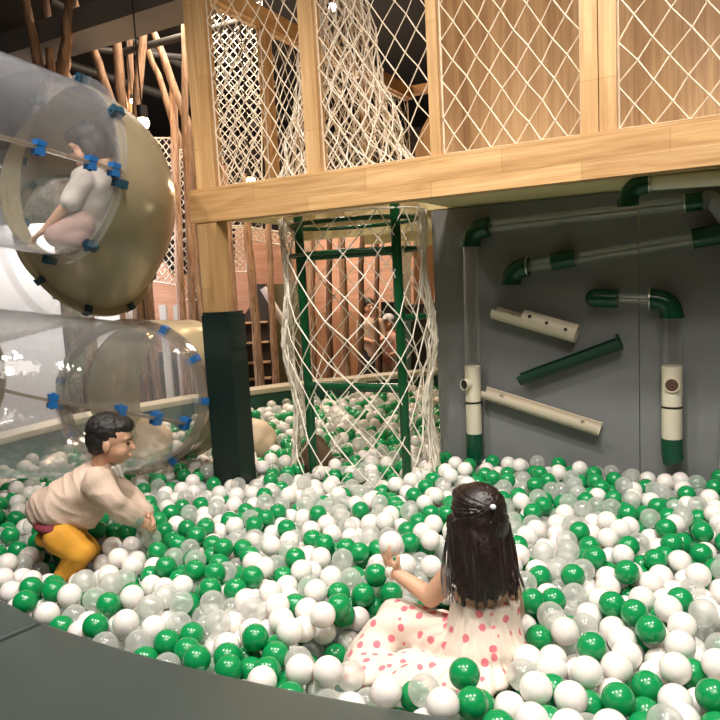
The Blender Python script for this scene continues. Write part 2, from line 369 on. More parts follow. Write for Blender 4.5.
# ------------------------------------------------------------------ nets
def net(S, nu, nv, r=.003, jit=.0, knot=1.9, wrap=False, seg=4, edge=True):
    mb = MB(); bm = mb.bm; K = {}
    for i in range(nu + 1):
        for j in range(nv + 1):
            if (i + j) % 2 == 0:
                ii = i % nu if wrap else i
                if (ii, j) in K: K[(i, j)] = K[(ii, j)]; continue
                p = Vector(S(i / nu, j / nv)); 
                if jit and 0 < j < nv: p += Vector((random.uniform(-1, 1), random.uniform(-1, 1), random.uniform(-1, 1))) * jit
                K[(i, j)] = p; K[(ii, j)] = p
    def rod(p, q, rr):
        d = q - p
        if d.length < 1e-5: return
        d.normalize(); x = d.orthogonal().normalized(); y = d.cross(x)
        a = [[bm.verts.new(c + (x * math.cos(PI / 2 * k) + y * math.sin(PI / 2 * k)) * rr) for k in range(4)] for c in (p, q)]
        for k in range(4): bm.faces.new([a[0][k], a[0][(k + 1) % 4], a[1][(k + 1) % 4], a[1][k]])
    for (i, j), p in list(K.items()):
        for di in (1, -1):
            q = K.get((i + di, j + 1))
            if i + di < 0 or i + di > nu: continue
            if wrap and i == 0 and di == -1: continue
            if q is not None and i <= nu and not (wrap and i == nu and di == 1): rod(p, q, r * random.uniform(.85, 1.15))
    done = set()
    for (i, j), p in K.items():
        k = (round(p.x, 4), round(p.y, 4), round(p.z, 4))
        if k in done: continue
        done.add(k); bmesh.ops.create_icosphere(bm, subdivisions=1, radius=r * knot, matrix=Matrix.Translation(p))
    if edge:
        for f in (lambda t: S(t, 0), lambda t: S(t, 1)) + (() if wrap else (lambda t: S(0, t), lambda t: S(1, t))):
            mb.tube([f(t / 12) for t in range(13)], r * 1.3, 5)
    return mb
def panel_net(a0, a1, z0, z1, b, cw, ch, bow=.02, r=.0032, jit=.006, skew=0):
    nu = max(2, round((a1 - a0) / (cw / 2))); nv = max(2, round((z1 - z0) / (ch / 2)))
    def S(s, t):
        w = math.sin(PI * min(max(s, 0), 1)) * math.sin(PI * min(max(t, 0), 1))
        return W(a0 + (a1 - a0) * s + skew * math.sin(PI * s) * (t - .5), b + bow * w, z0 + (z1 - z0) * t - .01 * w)
    return net(S, nu, nv, r, jit)
labs = ['first rope net panel right of the corner post, closely knotted', 'rope net panel in front of the hanging net funnel', 'rope net panel over plywood left of the double post', 'rope net panel over plywood right of the double post', 'rope net panel beyond the frame edge at the platform end']
bays = [(posts[0][1], posts[1][0], .088, .135), (posts[1][1], posts[2][0], .112, .150), (posts[2][1], posts[3][0], .106, .150), (posts[4][1], posts[5][0], .118, .158)]
for i, (a0, a1, cw, ch) in enumerate(bays):
    tag(panel_net(a0 + .004, a1 - .004, 1.91, 3.44, .0, cw, ch, .03 if i != 2 else .015).build('rope_net', M['rope'], rz=SA, smooth=False), labs[i], 'net', 'front rope nets of the platform')
def side_net(b0, b1, z0, z1, a, cw, ch):
    nu = round((b1 - b0) / (cw / 2)); nv = round((z1 - z0) / (ch / 2))
    return net(lambda s, t: W(a - .02 * math.sin(PI * s) * math.sin(PI * t), b0 + (b1 - b0) * s, z0 + (z1 - z0) * t), nu, nv, .0032, .006)
for b0, b1, l in ((.05, .555, 'rope net on the side of the platform nearest the corner post'), (.625, 1.795, 'long rope net on the platform side behind the hanging net funnel'), (1.855, 2.6, 'far rope net on the platform side beside the wooden arch')):
    tag(side_net(b0, b1, 1.935, 2.855, -.01, .10, .14).build('rope_net', M['ropepale'], rz=SA, smooth=False), l, 'net', 'side rope nets of the platform')
tag(net(lambda s, t: W(.3 + .64 * s, 2.65, 1.85 + .68 * t), 12, 10, .0035).build('rope_net', M['ropepale'], rz=SA, smooth=False), 'small rope net filling the wooden arch at the back', 'net')

# ------------------------------------------------------------------ caged ladder
LC = (.60, .405)                     # its centre in the platform frame
LR = .385
lad = thing('ladder', 'dark green metal ladder with hoops inside the net tube', 'ladder', tuple(W(LC[0], LC[1], .2)), SA)
LB = .27
rl = AZ(303, 300, LB)[0]; rr_ = AZ(399, 300, LB)[0]
for a in (rl, rr_):
    MB().tube([W(a, LB, .2), W(a, LB, 1.76)], .025, 16).build('rail', M['greenmetal'], lad)
for y, r in ((254, .020), (387, .024), (445, .0)):
    if r: z = AZ(350, y, LB)[1]; MB().tube([W(rl, LB, z), W(rr_, LB, z)], r, 14).build('rung', M['greenmetal'], lad)
for zz in (.34, 1.10): MB().tube([W(rl, LB, zz), W(rr_, LB, zz)] if zz < 1 else [W(rr_, LB, AZ(410, 318, LB)[1]), W(rr_ + .08, LB + .12, AZ(410, 318, LB)[1])], .018, 12).build('rung', M['greenmetal'], lad)
def hoop(z, r=LR - .03, rt=.012):
    pts = [W(LC[0] + r * math.cos(2 * PI * k / 40), LC[1] + .75 * r * math.sin(2 * PI * k / 40), z) for k in range(41)]
    return MB().tube(pts, rt, 10, cap=False)
for z in (1.70, 1.545): hoop(z).build('hoop', M['greenmetal'], lad)
def tube_net(zs, rs, nu, nv, r, jit, bunch=0.0, oval=1.0, drift=0.0):
    def S(s, t):
        z = zs[0] + (zs[-1] - zs[0]) * t; k = 0
        while k < len(zs) - 2 and z > zs[k + 1]: k += 1
        f = (z - zs[k]) / (zs[k + 1] - zs[k]); f = f * f * (3 - 2 * f); rad = rs[k] + (rs[k + 1] - rs[k]) * f
        th = 2 * PI * s; th2 = th + bunch * math.sin(2 * th)
        wob = 1 + .03 * math.sin(3 * th + 5 * z)
        return W(LC[0] + drift * t + rad * wob * math.cos(th2), LC[1] + rad * wob * oval * math.sin(th2), z)
    return net(S, nu, nv, r, jit, wrap=True)
tag(tube_net([.36, .75, 1.12, 1.45, 1.74], [.41, .375, .425, .385, .395], 32, 13, .0038, .006, -.16, .75).build('rope_net_tube', M['ropepale'], rz=SA, smooth=False), 'cream rope net tube wrapped around the green ladder', 'net')
for sgn, nm in ((-1, 'left'), (1, 'right')):   # the slack gathered at both sides
    mb = MB()
    for k in range(30):
        th = (PI if sgn < 0 else 0) + R(20) + random.uniform(-.34, .34); ph = random.random() * 9
        pts = []
        for j in range(19):
            t = j / 18; z = .40 + 1.34 * t
            rad = 0; t4 = t * 4; i0 = min(3, int(t4)); f = t4 - i0; f = f * f * (3 - 2 * f)
            rad = [.41, .375, .425, .385, .395][i0] * (1 - f) + [.41, .375, .425, .385, .395][i0 + 1] * f + .008 + random.uniform(-.012, .012)
            th2 = th + .10 * math.sin(7 * t * 2 + ph) + random.uniform(-.09, .09)
            pts.append(W(LC[0] + rad * math.cos(th2), LC[1] + .75 * rad * math.sin(th2), z))
        mb.tube(pts, .0036, 5)
    tag(mb.build('rope_bundle', M['ropepale'], rz=SA), 'bunched slack rope hanging on the ladder cage, %s' % ('side next to the green padded post' if sgn < 0 else 'side next to the grey panel'), 'rope', 'gathered net at the sides of the ladder cage')
tag(tube_net([1.86, 2.1, 2.5, 3.0, 3.9], [.42, .33, .22, .16, .13], 44, 30, .0045, .014, .1, .75, drift=-.10).build('rope_net_funnel', M['ropepale'], rz=SA, smooth=False), 'tall dense net funnel hanging from the ceiling over the ladder hatch', 'net')
tag(tube_net([1.86, 2.1, 2.5, 3.0, 3.9], [.36, .28, .18, .12, .09], 40, 28, .0045, .018, -.1, .75, drift=-.10).build('rope_net_funnel', M['rope'], rz=SA, smooth=False), 'inner layer of the dense hanging net funnel over the ladder hatch', 'net')

# ------------------------------------------------------------------ ball pipes on the grey panel (b = .75)
def bend(c0, c1, c2, n=10):           # quarter bend through three points
    return [c0.lerp(c1, t).lerp(c1.lerp(c2, t), t) for t in [i / n for i in range(n + 1)]]
PB = .69                               # pipe axis
def q(x, y, b=PB): return WB(x, y, b)
def elbow(mb, p, corner, r_, n_, ln=.0): pass
def pipe(root, pts, r, mat, name, seg=24, th=.003): return MB().shell(pts, r, th, seg).build(name, mat, root)
def solid(root, pts, r, mat, name, seg=24): return MB().tube(pts, r, seg).build(name, mat, root)
def elbow_part(root, p0, pc, p1, r):
    e = solid(root, bend(p0, pc, p1), r, M['greenpvc'], 'elbow')
    for p, d in ((p0, (p0 - pc).normalized()), (p1, (p1 - pc).normalized())):
        MB().tube([p - d * .012, p + d * .004], r * 1.06, 24).build('collar', M['greenpvc'], e)
    return e
def coupler(root, p0, p1, r): return solid(root, [p0, p1], r, M['greenpvc'], 'coupler')
def band(parent, p, d, r): return MB().tube([p - d * .003, p + d * .003], r, 24).build('steel_band', M['steel'], parent)
def wall_clip(root, p, r):
    pass
PR = .041
# system 1: tall left downpipe fed along the top
s1 = thing('ball_pipe', 'clear pipe along the panel top dropping into a tall downpipe at its edge', 'pipe', tuple(q(470, 440)), SA, 'ball pipe systems on the grey panel')
A1, Ac, A2 = q(470.5, 246), q(470, 229), q(488, 227)
elbow_part(s1, A1, Ac, A2, PR * 1.25)
B1 = q(686, 203); pipe(s1, [A2, B1], .033, M['clearpipe'], 'clear_pipe')
coupler(s1, q(685, 203), q(703, 201), .040); band(s1, q(685, 203), (B1 - A2).normalized(), .042)
D0 = q(472.5, 366); pipe(s1, [A1, D0], PR, M['clearpipe'], 'clear_pipe')
w = solid(s1, [D0, q(474.3, 433)], PR * 1.04, M['pvc'], 'cream_sleeve')
MB().tube([q(473.4, 401), q(473.5, 403)], PR * 1.07, 24).build('joint_ring', M['black'], w)
def port(parent, x, y, r, b0=PB - PR * 1.0):
    c = q(x, y, b0); MB().tube([c + V2 * .01, c - V2 * .012], r, 24).build('port_rim', M['pvc'], parent)
    MB().tube([c - V2 * .008, c - V2 * .0135], r * .8, 24).build('port_hole', M['black'], parent)
c = q(468.5, 384, PB - .03); hole = MB().shell([c, c - V2 * .03 - U2 * .016], .030, .004, 24).build('port_rim', M['pvc'], w)
MB().tube([c - V2 * .005, c - V2 * .0285 - U2 * .015], .026, 20).build('port_hole', M['black'], w)
solid(s1, [q(474.3, 433), q(475, 462)], PR * 1.12, M['greenpvc'], 'boot')
# system 2: sloping pipe in the middle
s2 = thing('ball_pipe', 'sloping clear pipe with a green elbow at its low end and a coupler midway', 'pipe', tuple(q(512, 287)), SA, 'ball pipe systems on the grey panel')
A, C_, B = q(511, 284), q(511, 268), q(528, 266.5)
e2 = elbow_part(s2, A, C_, B, PR * 1.16); E = q(694, 239)
band(e2, B, (B - C_).normalized(), PR * 1.28)
pipe(s2, [B, E], .030, M['clearpipe'], 'clear_pipe'); coupler(s2, q(552, 262), q(575, 257.5), .044)
coupler(s2, q(693, 239), q(724, 233), .046); pipe(s2, [q(722, 233), q(780, 222)], .033, M['clearpipe'], 'clear_pipe')
# system 3: cap, short pipe, elbow, downpipe
s3 = thing('ball_pipe', 'short capped pipe turning down into a cream sleeve with a round brown port', 'pipe', tuple(q(672, 460)), SA, 'ball pipe systems on the grey panel')
cp = MB(); p0, p1 = q(595, 298), q(618, 298.5); cp.tube([p0, p1], PR * 1.12, 24); cp.ell(p0, PR * 1.12, None, 24, 14); cp.build('end_cap', M['greenpvc'], s3)
pipe(s3, [q(617, 298.5), q(651, 299)], .026, M['clearpipe'], 'clear_pipe')
A, C_, B = q(650, 299), q(672, 299), q(672, 317)
e3 = elbow_part(s3, A, C_, B, PR * 1.22); band(e3, A, (C_ - A).normalized(), PR * 1.3)
pipe(s3, [B, q(672, 367)], PR * 1.0, M['clearpipe'], 'clear_pipe')
w3 = solid(s3, [q(672, 366), q(672, 440)], PR * 1.12, M['pvc'], 'cream_sleeve')
MB().tube([q(672, 405.5), q(672, 407.5)], PR * 1.15, 24).build('joint_ring', M['black'], w3)
c = q(672, 385, PB - .042); MB().shell([c, c - V2 * .012], .035, .006, 24).build('port_rim', M['pvctan'], w3)
MB().tube([c, c - V2 * .009], .031, 24).build('port_hole', plain('brown_port', (.09, .045, .03), .5), w3)
solid(s3, bend(q(672, 438), q(672, 458), q(674, 462)) , PR * 1.2, M['greenpvc'], 'boot')
# system 4: cream pipe along the beam
s4 = thing('ball_pipe', 'cream pipe under the beam with a green elbow turned down at its end', 'pipe', tuple(q(632, 205)), SA, 'ball pipe systems on the grey panel')
b4 = .30
A, C_, B = q(628, 203, b4), q(628, 185, b4), q(650, 183, b4)
e4 = elbow_part(s4, A, C_, B, .040); band(e4, B, (B - C_).normalized(), .043)
solid(s4, [B, q(800, 172, b4)], .031, M['pvc'], 'cream_pipe')
MB().shell([A + Vector((0, 0, .002)), A - Vector((0, 0, .012))], .043, .008, 24).build('mouth_ring', M['greenpvc'], s4)
for aa in (2.05, 2.6): MB().sbox(aa, aa + .015, b4 - .036, b4 + .036, q(650, 183, b4).z - .02, 1.735).build('hanger', M['greenpvc'], s4)
# ribbed hoses
def hose(pts, r, lab):
    mb = MB(); rows = []; rs = []
    P_ = [Vector(p) for p in pts]; n = 46
    def cr(t):
        k = t * (len(P_) - 1); i = min(int(k), len(P_) - 2); f = k - i; a = P_[max(i - 1, 0)]; b = P_[i]; c = P_[i + 1]; d = P_[min(i + 2, len(P_) - 1)]
        return .5 * ((2 * b) + (c - a) * f + (2 * a - 5 * b + 4 * c - d) * f * f + (3 * b - a - 3 * c + d) * f ** 3)
    for i in range(n * 2): rows.append(cr(i / (n * 2 - 1))); rs.append(r * (1.0 if i % 2 else .88))
    return tag(mb.tube(rows, rs, 20).build('ribbed_hose', M['hose']), lab, 'hose', 'ribbed hoses on the panel')
hose([q(703, 201), q(712, 200), q(724, 214), q(735, 240), q(745, 290)], .040, 'grey ribbed hose curling off the top coupler of the pipe run')
hose([q(745, 290, .71), q(735, 350, .71), q(728, 400, .71), q(724, 478, .71)], .024, 'thin grey ribbed hose standing upright at the panel end')
# chutes: open gutters
def gutter(root, p0, p1, r, mat, name, a0, a1, th=.005, seg=18): return MB().shell([p0, p1], r, th, seg, a0, a1, up=(0, 0, 1)).build(name, mat, root)
g1 = thing('ball_chute', 'short cream half-open chute with three round holes on the panel', 'chute', tuple(q(535, 325)), SA, 'ball chutes on the grey panel')
pa, pb_ = q(494, 310), q(577, 334); pm = pa.lerp(pb_, .36)
MB().shell([pm, pb_], .047, .005, 28, up=(0, 0, 1)).build('pipe_body', M['pvctan'], g1)
MB().shell([pa, pm], .047, .005, 20, R(80), R(290), up=(0, 0, 1)).build('open_end', M['pvctan'], g1)
for x, y in ((529.5, 316.5), (546.5, 323), (565.5, 329.5)):
    c = q(x, y, PB - .0455); MB().tube([c + V2 * .01, c - V2 * .0025], .0085, 14).build('hole', M['black'], g1)
g2 = thing('ball_chute', 'dark green open gutter chute sloping down towards the tall pipe', 'chute', tuple(q(570, 360)), SA, 'ball chutes on the grey panel')
ge = gutter(g2, q(519, 378), q(620, 341), .042, M['greenpvc2'], 'gutter', R(75), R(300))
MB().tube([q(617, 334), q(617.6, 350)], .008, 8).build('end_peg', M['greenpvc2'], g2)
g3 = thing('ball_chute', 'long cream open gutter chute sloping down from the tall pipe', 'chute', tuple(q(540, 410)), SA, 'ball chutes on the grey panel')
gutter(g3, q(484, 391), q(600, 428), .042, M['pvctan'], 'gutter', R(80), R(300))
for s_ in (.15, .85): 
    pp = q(484, 391).lerp(q(600, 428), s_); MB().tube([pp, pp + V2 * .058], .006, 8).build('bracket', M['steel'], g3)
for gg, (x0, y0, x1, y1) in ((g1, (494, 310, 577, 334)), (g2, (519, 378, 620, 341))):
    for s_ in (.2, .8):
        pp = q(x0, y0).lerp(q(x1, y1), s_); MB().tube([pp + V2 * .02, pp + V2 * .058], .006, 8).build('bracket', M['steel'], gg)

# ------------------------------------------------------------------ padded rims of the pit
def rim(pts_in, pts_out, z0, z1, parent, mat, name='pad', bv=.02):
    n = len(pts_in); mb = MB(); bm = mb.bm; sec = []
    for a, b in zip(pts_in, pts_out):
        a = Vector(a); b = Vector(b)
        sec.append([bm.verts.new((p.x, p.y, z)) for p, z in ((a, z0), (a, z1), (b, z1), (b, z0))])
    for i in range(n - 1):
        for k in range(4): mb.face([sec[i][k], sec[i][(k + 1) % 4], sec[i + 1][(k + 1) % 4], sec[i + 1][k]])
    mb.face(sec[0][::-1]); mb.face(sec[-1]); bmesh.ops.recalc_face_normals(bm, faces=bm.faces); mb.bevel(bv, 3)
    return mb.build(name, mat, parent) if parent else mb.build(name, mat)
inner = [PZ(x, y, .43) for x, y in ((45, 622), (100, 641), (150, 655.5), (225, 674), (300, 690), (365, 702), (430, 713), (480, 721))]
inner += [Vector(p) for p in ((.45, 1.33, 0), (.80, 1.22, 0), (1.2, 1.12, 0))]
def offs(pts, d):
    out = []
    for i, p in enumerate(pts):
        t = (Vector(pts[min(i + 1, len(pts) - 1)]) - Vector(pts[max(i - 1, 0)])); t.z = 0; t.normalize()
        out.append(Vector(p) + Vector((t.y, -t.x, 0)) * d)
    return out
s_in0 = inner[0]; s_dir = (PZ(0, 641, .43) - s_in0); s_dir.z = 0; s_dir.normalize()
o_in = offs(inner, .75); o_in[0] = inner[0] + s_dir * .85
r1 = thing('pit_bumper', 'long grey-green padded edge of the ball pit curving across the front', 'pit edge', (0, 1.0, 0), 0, 'padded front edge of the ball pit')
rim(inner, o_in, 0, .43, r1, M['greymat'], 'cushion', .014)
in2 = [inner[0] - s_dir.cross(Vector((0, 0, 1))).normalized() * -.0] 
gap = (inner[0] - inner[1]).normalized() * .022; gap.z = 0
in2 = [inner[0] + gap, PZ(20, 608, .43), PZ(0, 597, .43), Vector((-1.55, 2.55, .43)), Vector((-2.0, 3.1, .43)), Vector((-2.35, 3.7, .43))][::-1]
out2 = offs(in2, .75); out2[-1] = inner[0] + gap + s_dir * .85
r2 = thing('pit_bumper', 'grey-green padded edge piece on the near side of the dark seam by the kneeling boy', 'pit edge', (-1.6, 2.2, 0), 0, 'padded front edge of the ball pit')
rim(in2, out2, 0, .43, r2, M['greymat'], 'cushion', .014)
far = [Vector(p) for p in ((-2.36, 3.75, 0), (-2.15, 4.15, 0), (-1.88, 4.70, 0), (-1.3, 5.22, 0), (-1.02, 5.38, 0), (-.5, 5.66, 0), (.05, 5.85, 0), (.60, 6.02, 0), (1.5, 6.2, 0))]
cuts = [(0, 3, 'far green padded barrier seen through the clear slide tube'), (3, 6, 'far green padded barrier with a cream top between the padded post and ladder'), (6, 8, 'far green padded barrier with a cream top behind the ladder cage')]
for i0, i1, l in cuts:
    pi = [far[k].copy() for k in range(i0, i1 + 1)]; po = [p - d for p, d in zip(pi, [Vector((0, 0, 0))] * 9)]
    full = offs(far, -.16); po = [full[k] for k in range(i0, i1 + 1)]
    if i0: 
        g = (pi[1] - pi[0]).normalized() * .008; pi[0] += g; po[0] += g
    t = thing('padded_barrier', l, 'barrier', tuple(pi[0]), 0, 'far padded barriers of the ball pit')
    rim(pi, po, 0, .53, t, M['greenrim'], 'panel_body', .01)
    pi2 = [a - (b - a).normalized() * .012 for a, b in zip(pi, po)]; po2 = [b + (b - a).normalized() * .012 for a, b in zip(pi, po)]
    rim(pi2, po2, .532, .575, t, M['cream'], 'top_rail', .008)
# ------------------------------------------------------------------ spiral slide of clear and beige tube pieces
TR = .385
sl = thing('tube_slide', 'spiral slide of clear tube sections joined by beige moulded bends with blue clips', 'slide', (-1.75, 3.6, .2))
def crv(P_, n):
    out = []
    for i_ in range(n + 1):
        t = i_ / n; k = t * (len(P_) - 1); i = min(int(k), len(P_) - 2); f = k - i
        a = P_[max(i - 1, 0)]; b = P_[i]; c = P_[i + 1]; d = P_[min(i + 2, len(P_) - 1)]
        if i == 0: a = b * 2 - c
        if i == len(P_) - 2: d = c * 2 - b
        out.append(.5 * ((2 * b) + (c - a) * f + (2 * a - 5 * b + 4 * c - d) * f * f + (3 * b - a - 3 * c + d) * f ** 3))
    return out
def clip(parent, p, ax, outd, s=1.0, mat='clip'):
    ax = Vector(ax).normalized(); outd = Vector(outd).normalized(); sd = ax.cross(outd).normalized(); outd = sd.cross(ax); mb = MB()
    def bx(c, a, b, h):
        c = Vector(c); v = [c + sd * (a * i) + outd * (b * j) + ax * (h * k) for i, j, k in ((-1, -1, -1), (1, -1, -1), (1, 1, -1), (-1, 1, -1), (-1, -1, 1), (1, -1, 1), (1, 1, 1), (-1, 1, 1))]
        mb.hexa(v)
    bx(p, .013 * s, .018 * s, .007 * s)
    for k in (-1, 1): bx(p + ax * .017 * s * k, .018 * s, .020 * s, .010 * s)
    mb.bevel(.003, 2)
    mb.tube([p - ax * .032 * s, p + ax * .032 * s], .008 * s, 10)
    return mb.build('clip', M[mat], parent)
def ring_at(c, nrm, name='flange', th=.018, r1=.030, mat='flange', r0=-.012): return MB().ring(c, nrm, TR + r0, TR + r1, th).build(name, M[mat], sl)
def seam(parent, pts, rad, mat='flange', w=.032, th=.007, name='seam_strip'):
    mb = MB(); rows = []
    for i, p in enumerate(pts):
        t = (pts[min(i + 1, len(pts) - 1)] - pts[max(i - 1, 0)]).normalized(); r_ = rad[i]; sd = t.cross(r_).normalized()
        rows.append([mb.bm.verts.new(p + r_ * q_ + sd * s_) for q_, s_ in ((TR - .002, -th), (TR + w, -th), (TR + w, th), (TR - .002, th))])
    for i in range(len(rows) - 1):
        for k in range(4): mb.face([rows[i][k], rows[i][(k + 1) % 4], rows[i + 1][(k + 1) % 4], rows[i + 1][k]])
    mb.face(rows[0]); mb.face(rows[-1][::-1])
    return mb.build(name, M[mat], parent)
def radials(pts, tilt):             # the side of the tube towards the room, tilted up by an angle
    out = []
    for i, p in enumerate(pts):
        t = (pts[min(i + 1, len(pts) - 1)] - pts[max(i - 1, 0)]).normalized(); v = (EYEP - p); v = (v - t * v.dot(t)).normalized()
        out.append((Quaternion(t, tilt) @ v).normalized())
    return out
# upper clear tube, front run
C1 = P(66, 171, 3.18)
up_pts = crv([P(-330, 60, 2.15), P(-150, 112, 2.54), P(0, 153, 2.94), C1], 22)
t_up = MB().shell(up_pts, TR, .006, 72).build('clear_tube', M['clear'], sl)
rd = radials(up_pts, R(-8)); seam(t_up, up_pts, rd)
rd2 = radials(up_pts, R(172)); seam(t_up, up_pts, rd2)
n1 = (up_pts[-1] - up_pts[-2]).normalized()
for i in (21, 18, 14): clip(t_up, up_pts[i] + rd[i] * (TR + .018), up_pts[i] - up_pts[i] + (up_pts[i] - up_pts[i - 1]).cross(rd[i]), rd[i])
def perp(n, up=Vector((0, 0, 1))):
    x = (up - n * up.dot(n)).normalized(); return x, n.cross(x)
def ringclips(parent, c, n, angs, mat='clip', s=1.0):
    x, y = perp(n)
    for a in angs: clip(parent, c + (x * math.cos(R(a)) + y * math.sin(R(a))) * (TR + .020), n, (x * math.cos(R(a)) + y * math.sin(R(a))), s, mat)
f1 = MB().ring(C1, n1, TR - .006, TR + .034, .022, 72).build('flange', M['clear'], sl)
ringclips(f1, C1, n1, range(15, 375, 45), 'clipdark')
# beige bend turning back
C2 = P(90, 243, 3.86)
b1 = crv([C1, P(88, 186, 3.34), P(97, 212, 3.60), C2], 20)
n2 = (P(60, 262, 4.02) - C2).normalized()
tans = [None] * len(b1); tans[0] = n1; tans[-1] = n2
bend1 = MB().shell(b1, TR, .008, 72, tans=tans).build('beige_bend', M['beigeslide'], sl)
f2 = MB().ring(C2, n2, TR - .006, TR + .036, .024, 72).build('flange', M['beigeslide'], sl)
ringclips(f2, C2, n2, range(0, 360, 40), 'clipdark')
# rear clear run
C3 = P(-90, 300, 4.15)
r_pts = crv([C2, P(50, 262, 3.98), P(-20, 283, 4.08), C3], 14)
t_re = MB().shell(r_pts, TR * .96, .006, 64).build('clear_tube', M['clear'], sl)
ringclips(t_re, r_pts[4], (r_pts[5] - r_pts[4]), (100, 120, 240, 262), 'clipdark', .9)
MB().ring(r_pts[4], r_pts[5] - r_pts[4], TR - .02, TR + .022, .014, 64).build('flange', M['clear'], sl)
# beige bend at the turn, mostly beyond the frame
C4 = P(-75, 388, 3.0)
b2 = crv([C3, P(-150, 322, 3.85), P(-165, 355, 3.40), C4], 18)
MB().shell(b2, TR, .008, 64).build('beige_bend', M['beigeslide'], sl)
# lower clear run that curves away to the exit
C5 = P(133, 397, 3.66)
l_pts = crv([C4, P(-15, 392, 3.10), P(62, 396, 3.26), P(112, 397, 3.46), C5], 26)
n5 = Vector((.10, 1, -.04)).normalized(); tans = [None] * len(l_pts); tans[-1] = n5; tans[-2] = (n5 + (l_pts[-1] - l_pts[-3]).normalized()).normalized()
t_lo = MB().shell(l_pts, TR, .006, 80, tans=tans).build('clear_tube', M['clear'], sl)
rd = [radials(l_pts, R(-6 + 26 * max(0, i - 5) / 17))[i] for i in range(len(l_pts))]
seam(t_lo, l_pts[:22], rd[:22])
for i in (7, 11, 15, 18, 21): clip(t_lo, l_pts[i] + rd[i] * (TR + .018), (l_pts[i] - l_pts[i - 1]).cross(rd[i]), rd[i], 1.1)
f3 = MB().ring(l_pts[5], l_pts[6] - l_pts[5], TR - .01, TR + .028, .03, 72).build('flange', M['flange'], sl)
ringclips(f3, l_pts[5], (l_pts[6] - l_pts[5]).normalized(), range(0, 360, 45))
f4 = MB().ring(C5, n5, TR - .014, TR + .034, .05, 80).build('flange', M['flange'], sl)
ringclips(f4, C5, n5, (-75, -95, -118, 30, 150, 200, 95, 62))
# exit piece: clear collar, then a beige mouth
e_pts = [C5, C5 + n5 * .10, C5 + n5 * .20]
MB().shell(e_pts, TR + .005, .006, 72).build('clear_collar', M['clear'], sl)
m_pts = crv([C5 + n5 * .20, C5 + n5 * .36 + Vector((.03, 0, 0)), C5 + n5 * .50 + Vector((.10, 0, -.02))], 8)
MB().shell(m_pts, [TR + .01, TR + .015, TR + .02, TR + .02, TR + .02, TR + .02, TR + .02, TR + .025, TR + .035], .010, 64).build('beige_mouth', M['beigeslide'], sl)
# struts that carry the slide
for a_, b_ in ((P(-40, 300, 3.3), .2),): pass
st1 = MB().tube([Vector((-2.45, 3.75, .2)), Vector((-2.45, 3.75, 2.6))], .04, 16).build('support_post', M['greenmetal'], sl)

# foam boulders in the balls
def boulder(lab, p, r, mat, g='foam boulders half sunk in the balls'):
    mb = MB(); bmesh.ops.create_icosphere(mb.bm, subdivisions=4, radius=1)
    for v in mb.bm.verts:
        n_ = noise.noise(v.co * 1.3 + Vector(p)) * .16 + noise.noise(v.co * 3.1 + Vector(p)) * .05
        v.co = Vector((v.co.x * r[0], v.co.y * r[1], v.co.z * r[2])) * (1 + n_) + Vector(p)
    return tag(mb.build('boulder', M[mat]), lab, 'boulder', g)
bp = [P(143, 447, 4.30), P(250, 439, 4.30), P(316, 458, 3.95)]
boulder('rounded beige foam boulder showing through the exit ring of the slide', bp[0], (.19, .16, .20), 'boulder')
boulder('pale beige foam boulder half sunk in balls beside the green padded post', bp[1], (.175, .15, .13), 'boulder')
boulder('small brown domed boulder half sunk in balls behind the net cage', bp[2], (.095, .09, .13), 'brown')

# ------------------------------------------------------------------ behind the pit
def trunk(x0, y0, x1, y1, Y, r, mat, lab, z0=0.0, ext=0.0, grp='slim peeled tree trunks behind the play area', branches=()):
    r = r * .72; a = P(x1, y1, Y); b = P(x0, y0, Y); d = (b - a)
    if a.z < .02: a = a - d * ((a.z - .02) / d.z)
    a2 = a
    b2 = b + d * ext; pts = []; rs = []; L_ = (b2 - a2).length; n = max(8, int(L_ / .12)); sd = random.random() * 50
    for i in range(n + 1):
        t = i / n; p = a2.lerp(b2, t); w = .012 + r * .25
        pts.append(p + Vector((noise.noise(Vector((t * 5, sd, 0))) * w, noise.noise(Vector((t * 5, sd, 9))) * w, 0)))
        rs.append(r * (1.08 - .25 * t) * (1 + .12 * noise.noise(Vector((t * L_ * 6, sd, 3)))))
    if a2.z > .05:
        m_ = max(1, int(a2.z / .25)); low = [Vector((a2.x + noise.noise(Vector((j, sd, 1))) * .01, a2.y, a2.z * j / m_)) for j in range(m_)]
        pts = low + pts; rs = [r * 1.12] * m_ + rs; n = len(pts) - 1
    mb = MB().tube(pts, rs, 12)
    for i in range(3, n - 1, 4):
        mb.ell(pts[i] + Vector((random.uniform(-1, 1), -.6, 0)).normalized() * rs[i] * .8, rs[i] * .3, None, 8, 6)
    root = mb
    o = root.build('tree_trunk', M[mat], base=(a2.x, a2.y, 0)); tag(o, lab, 'trunk', grp)
    return o
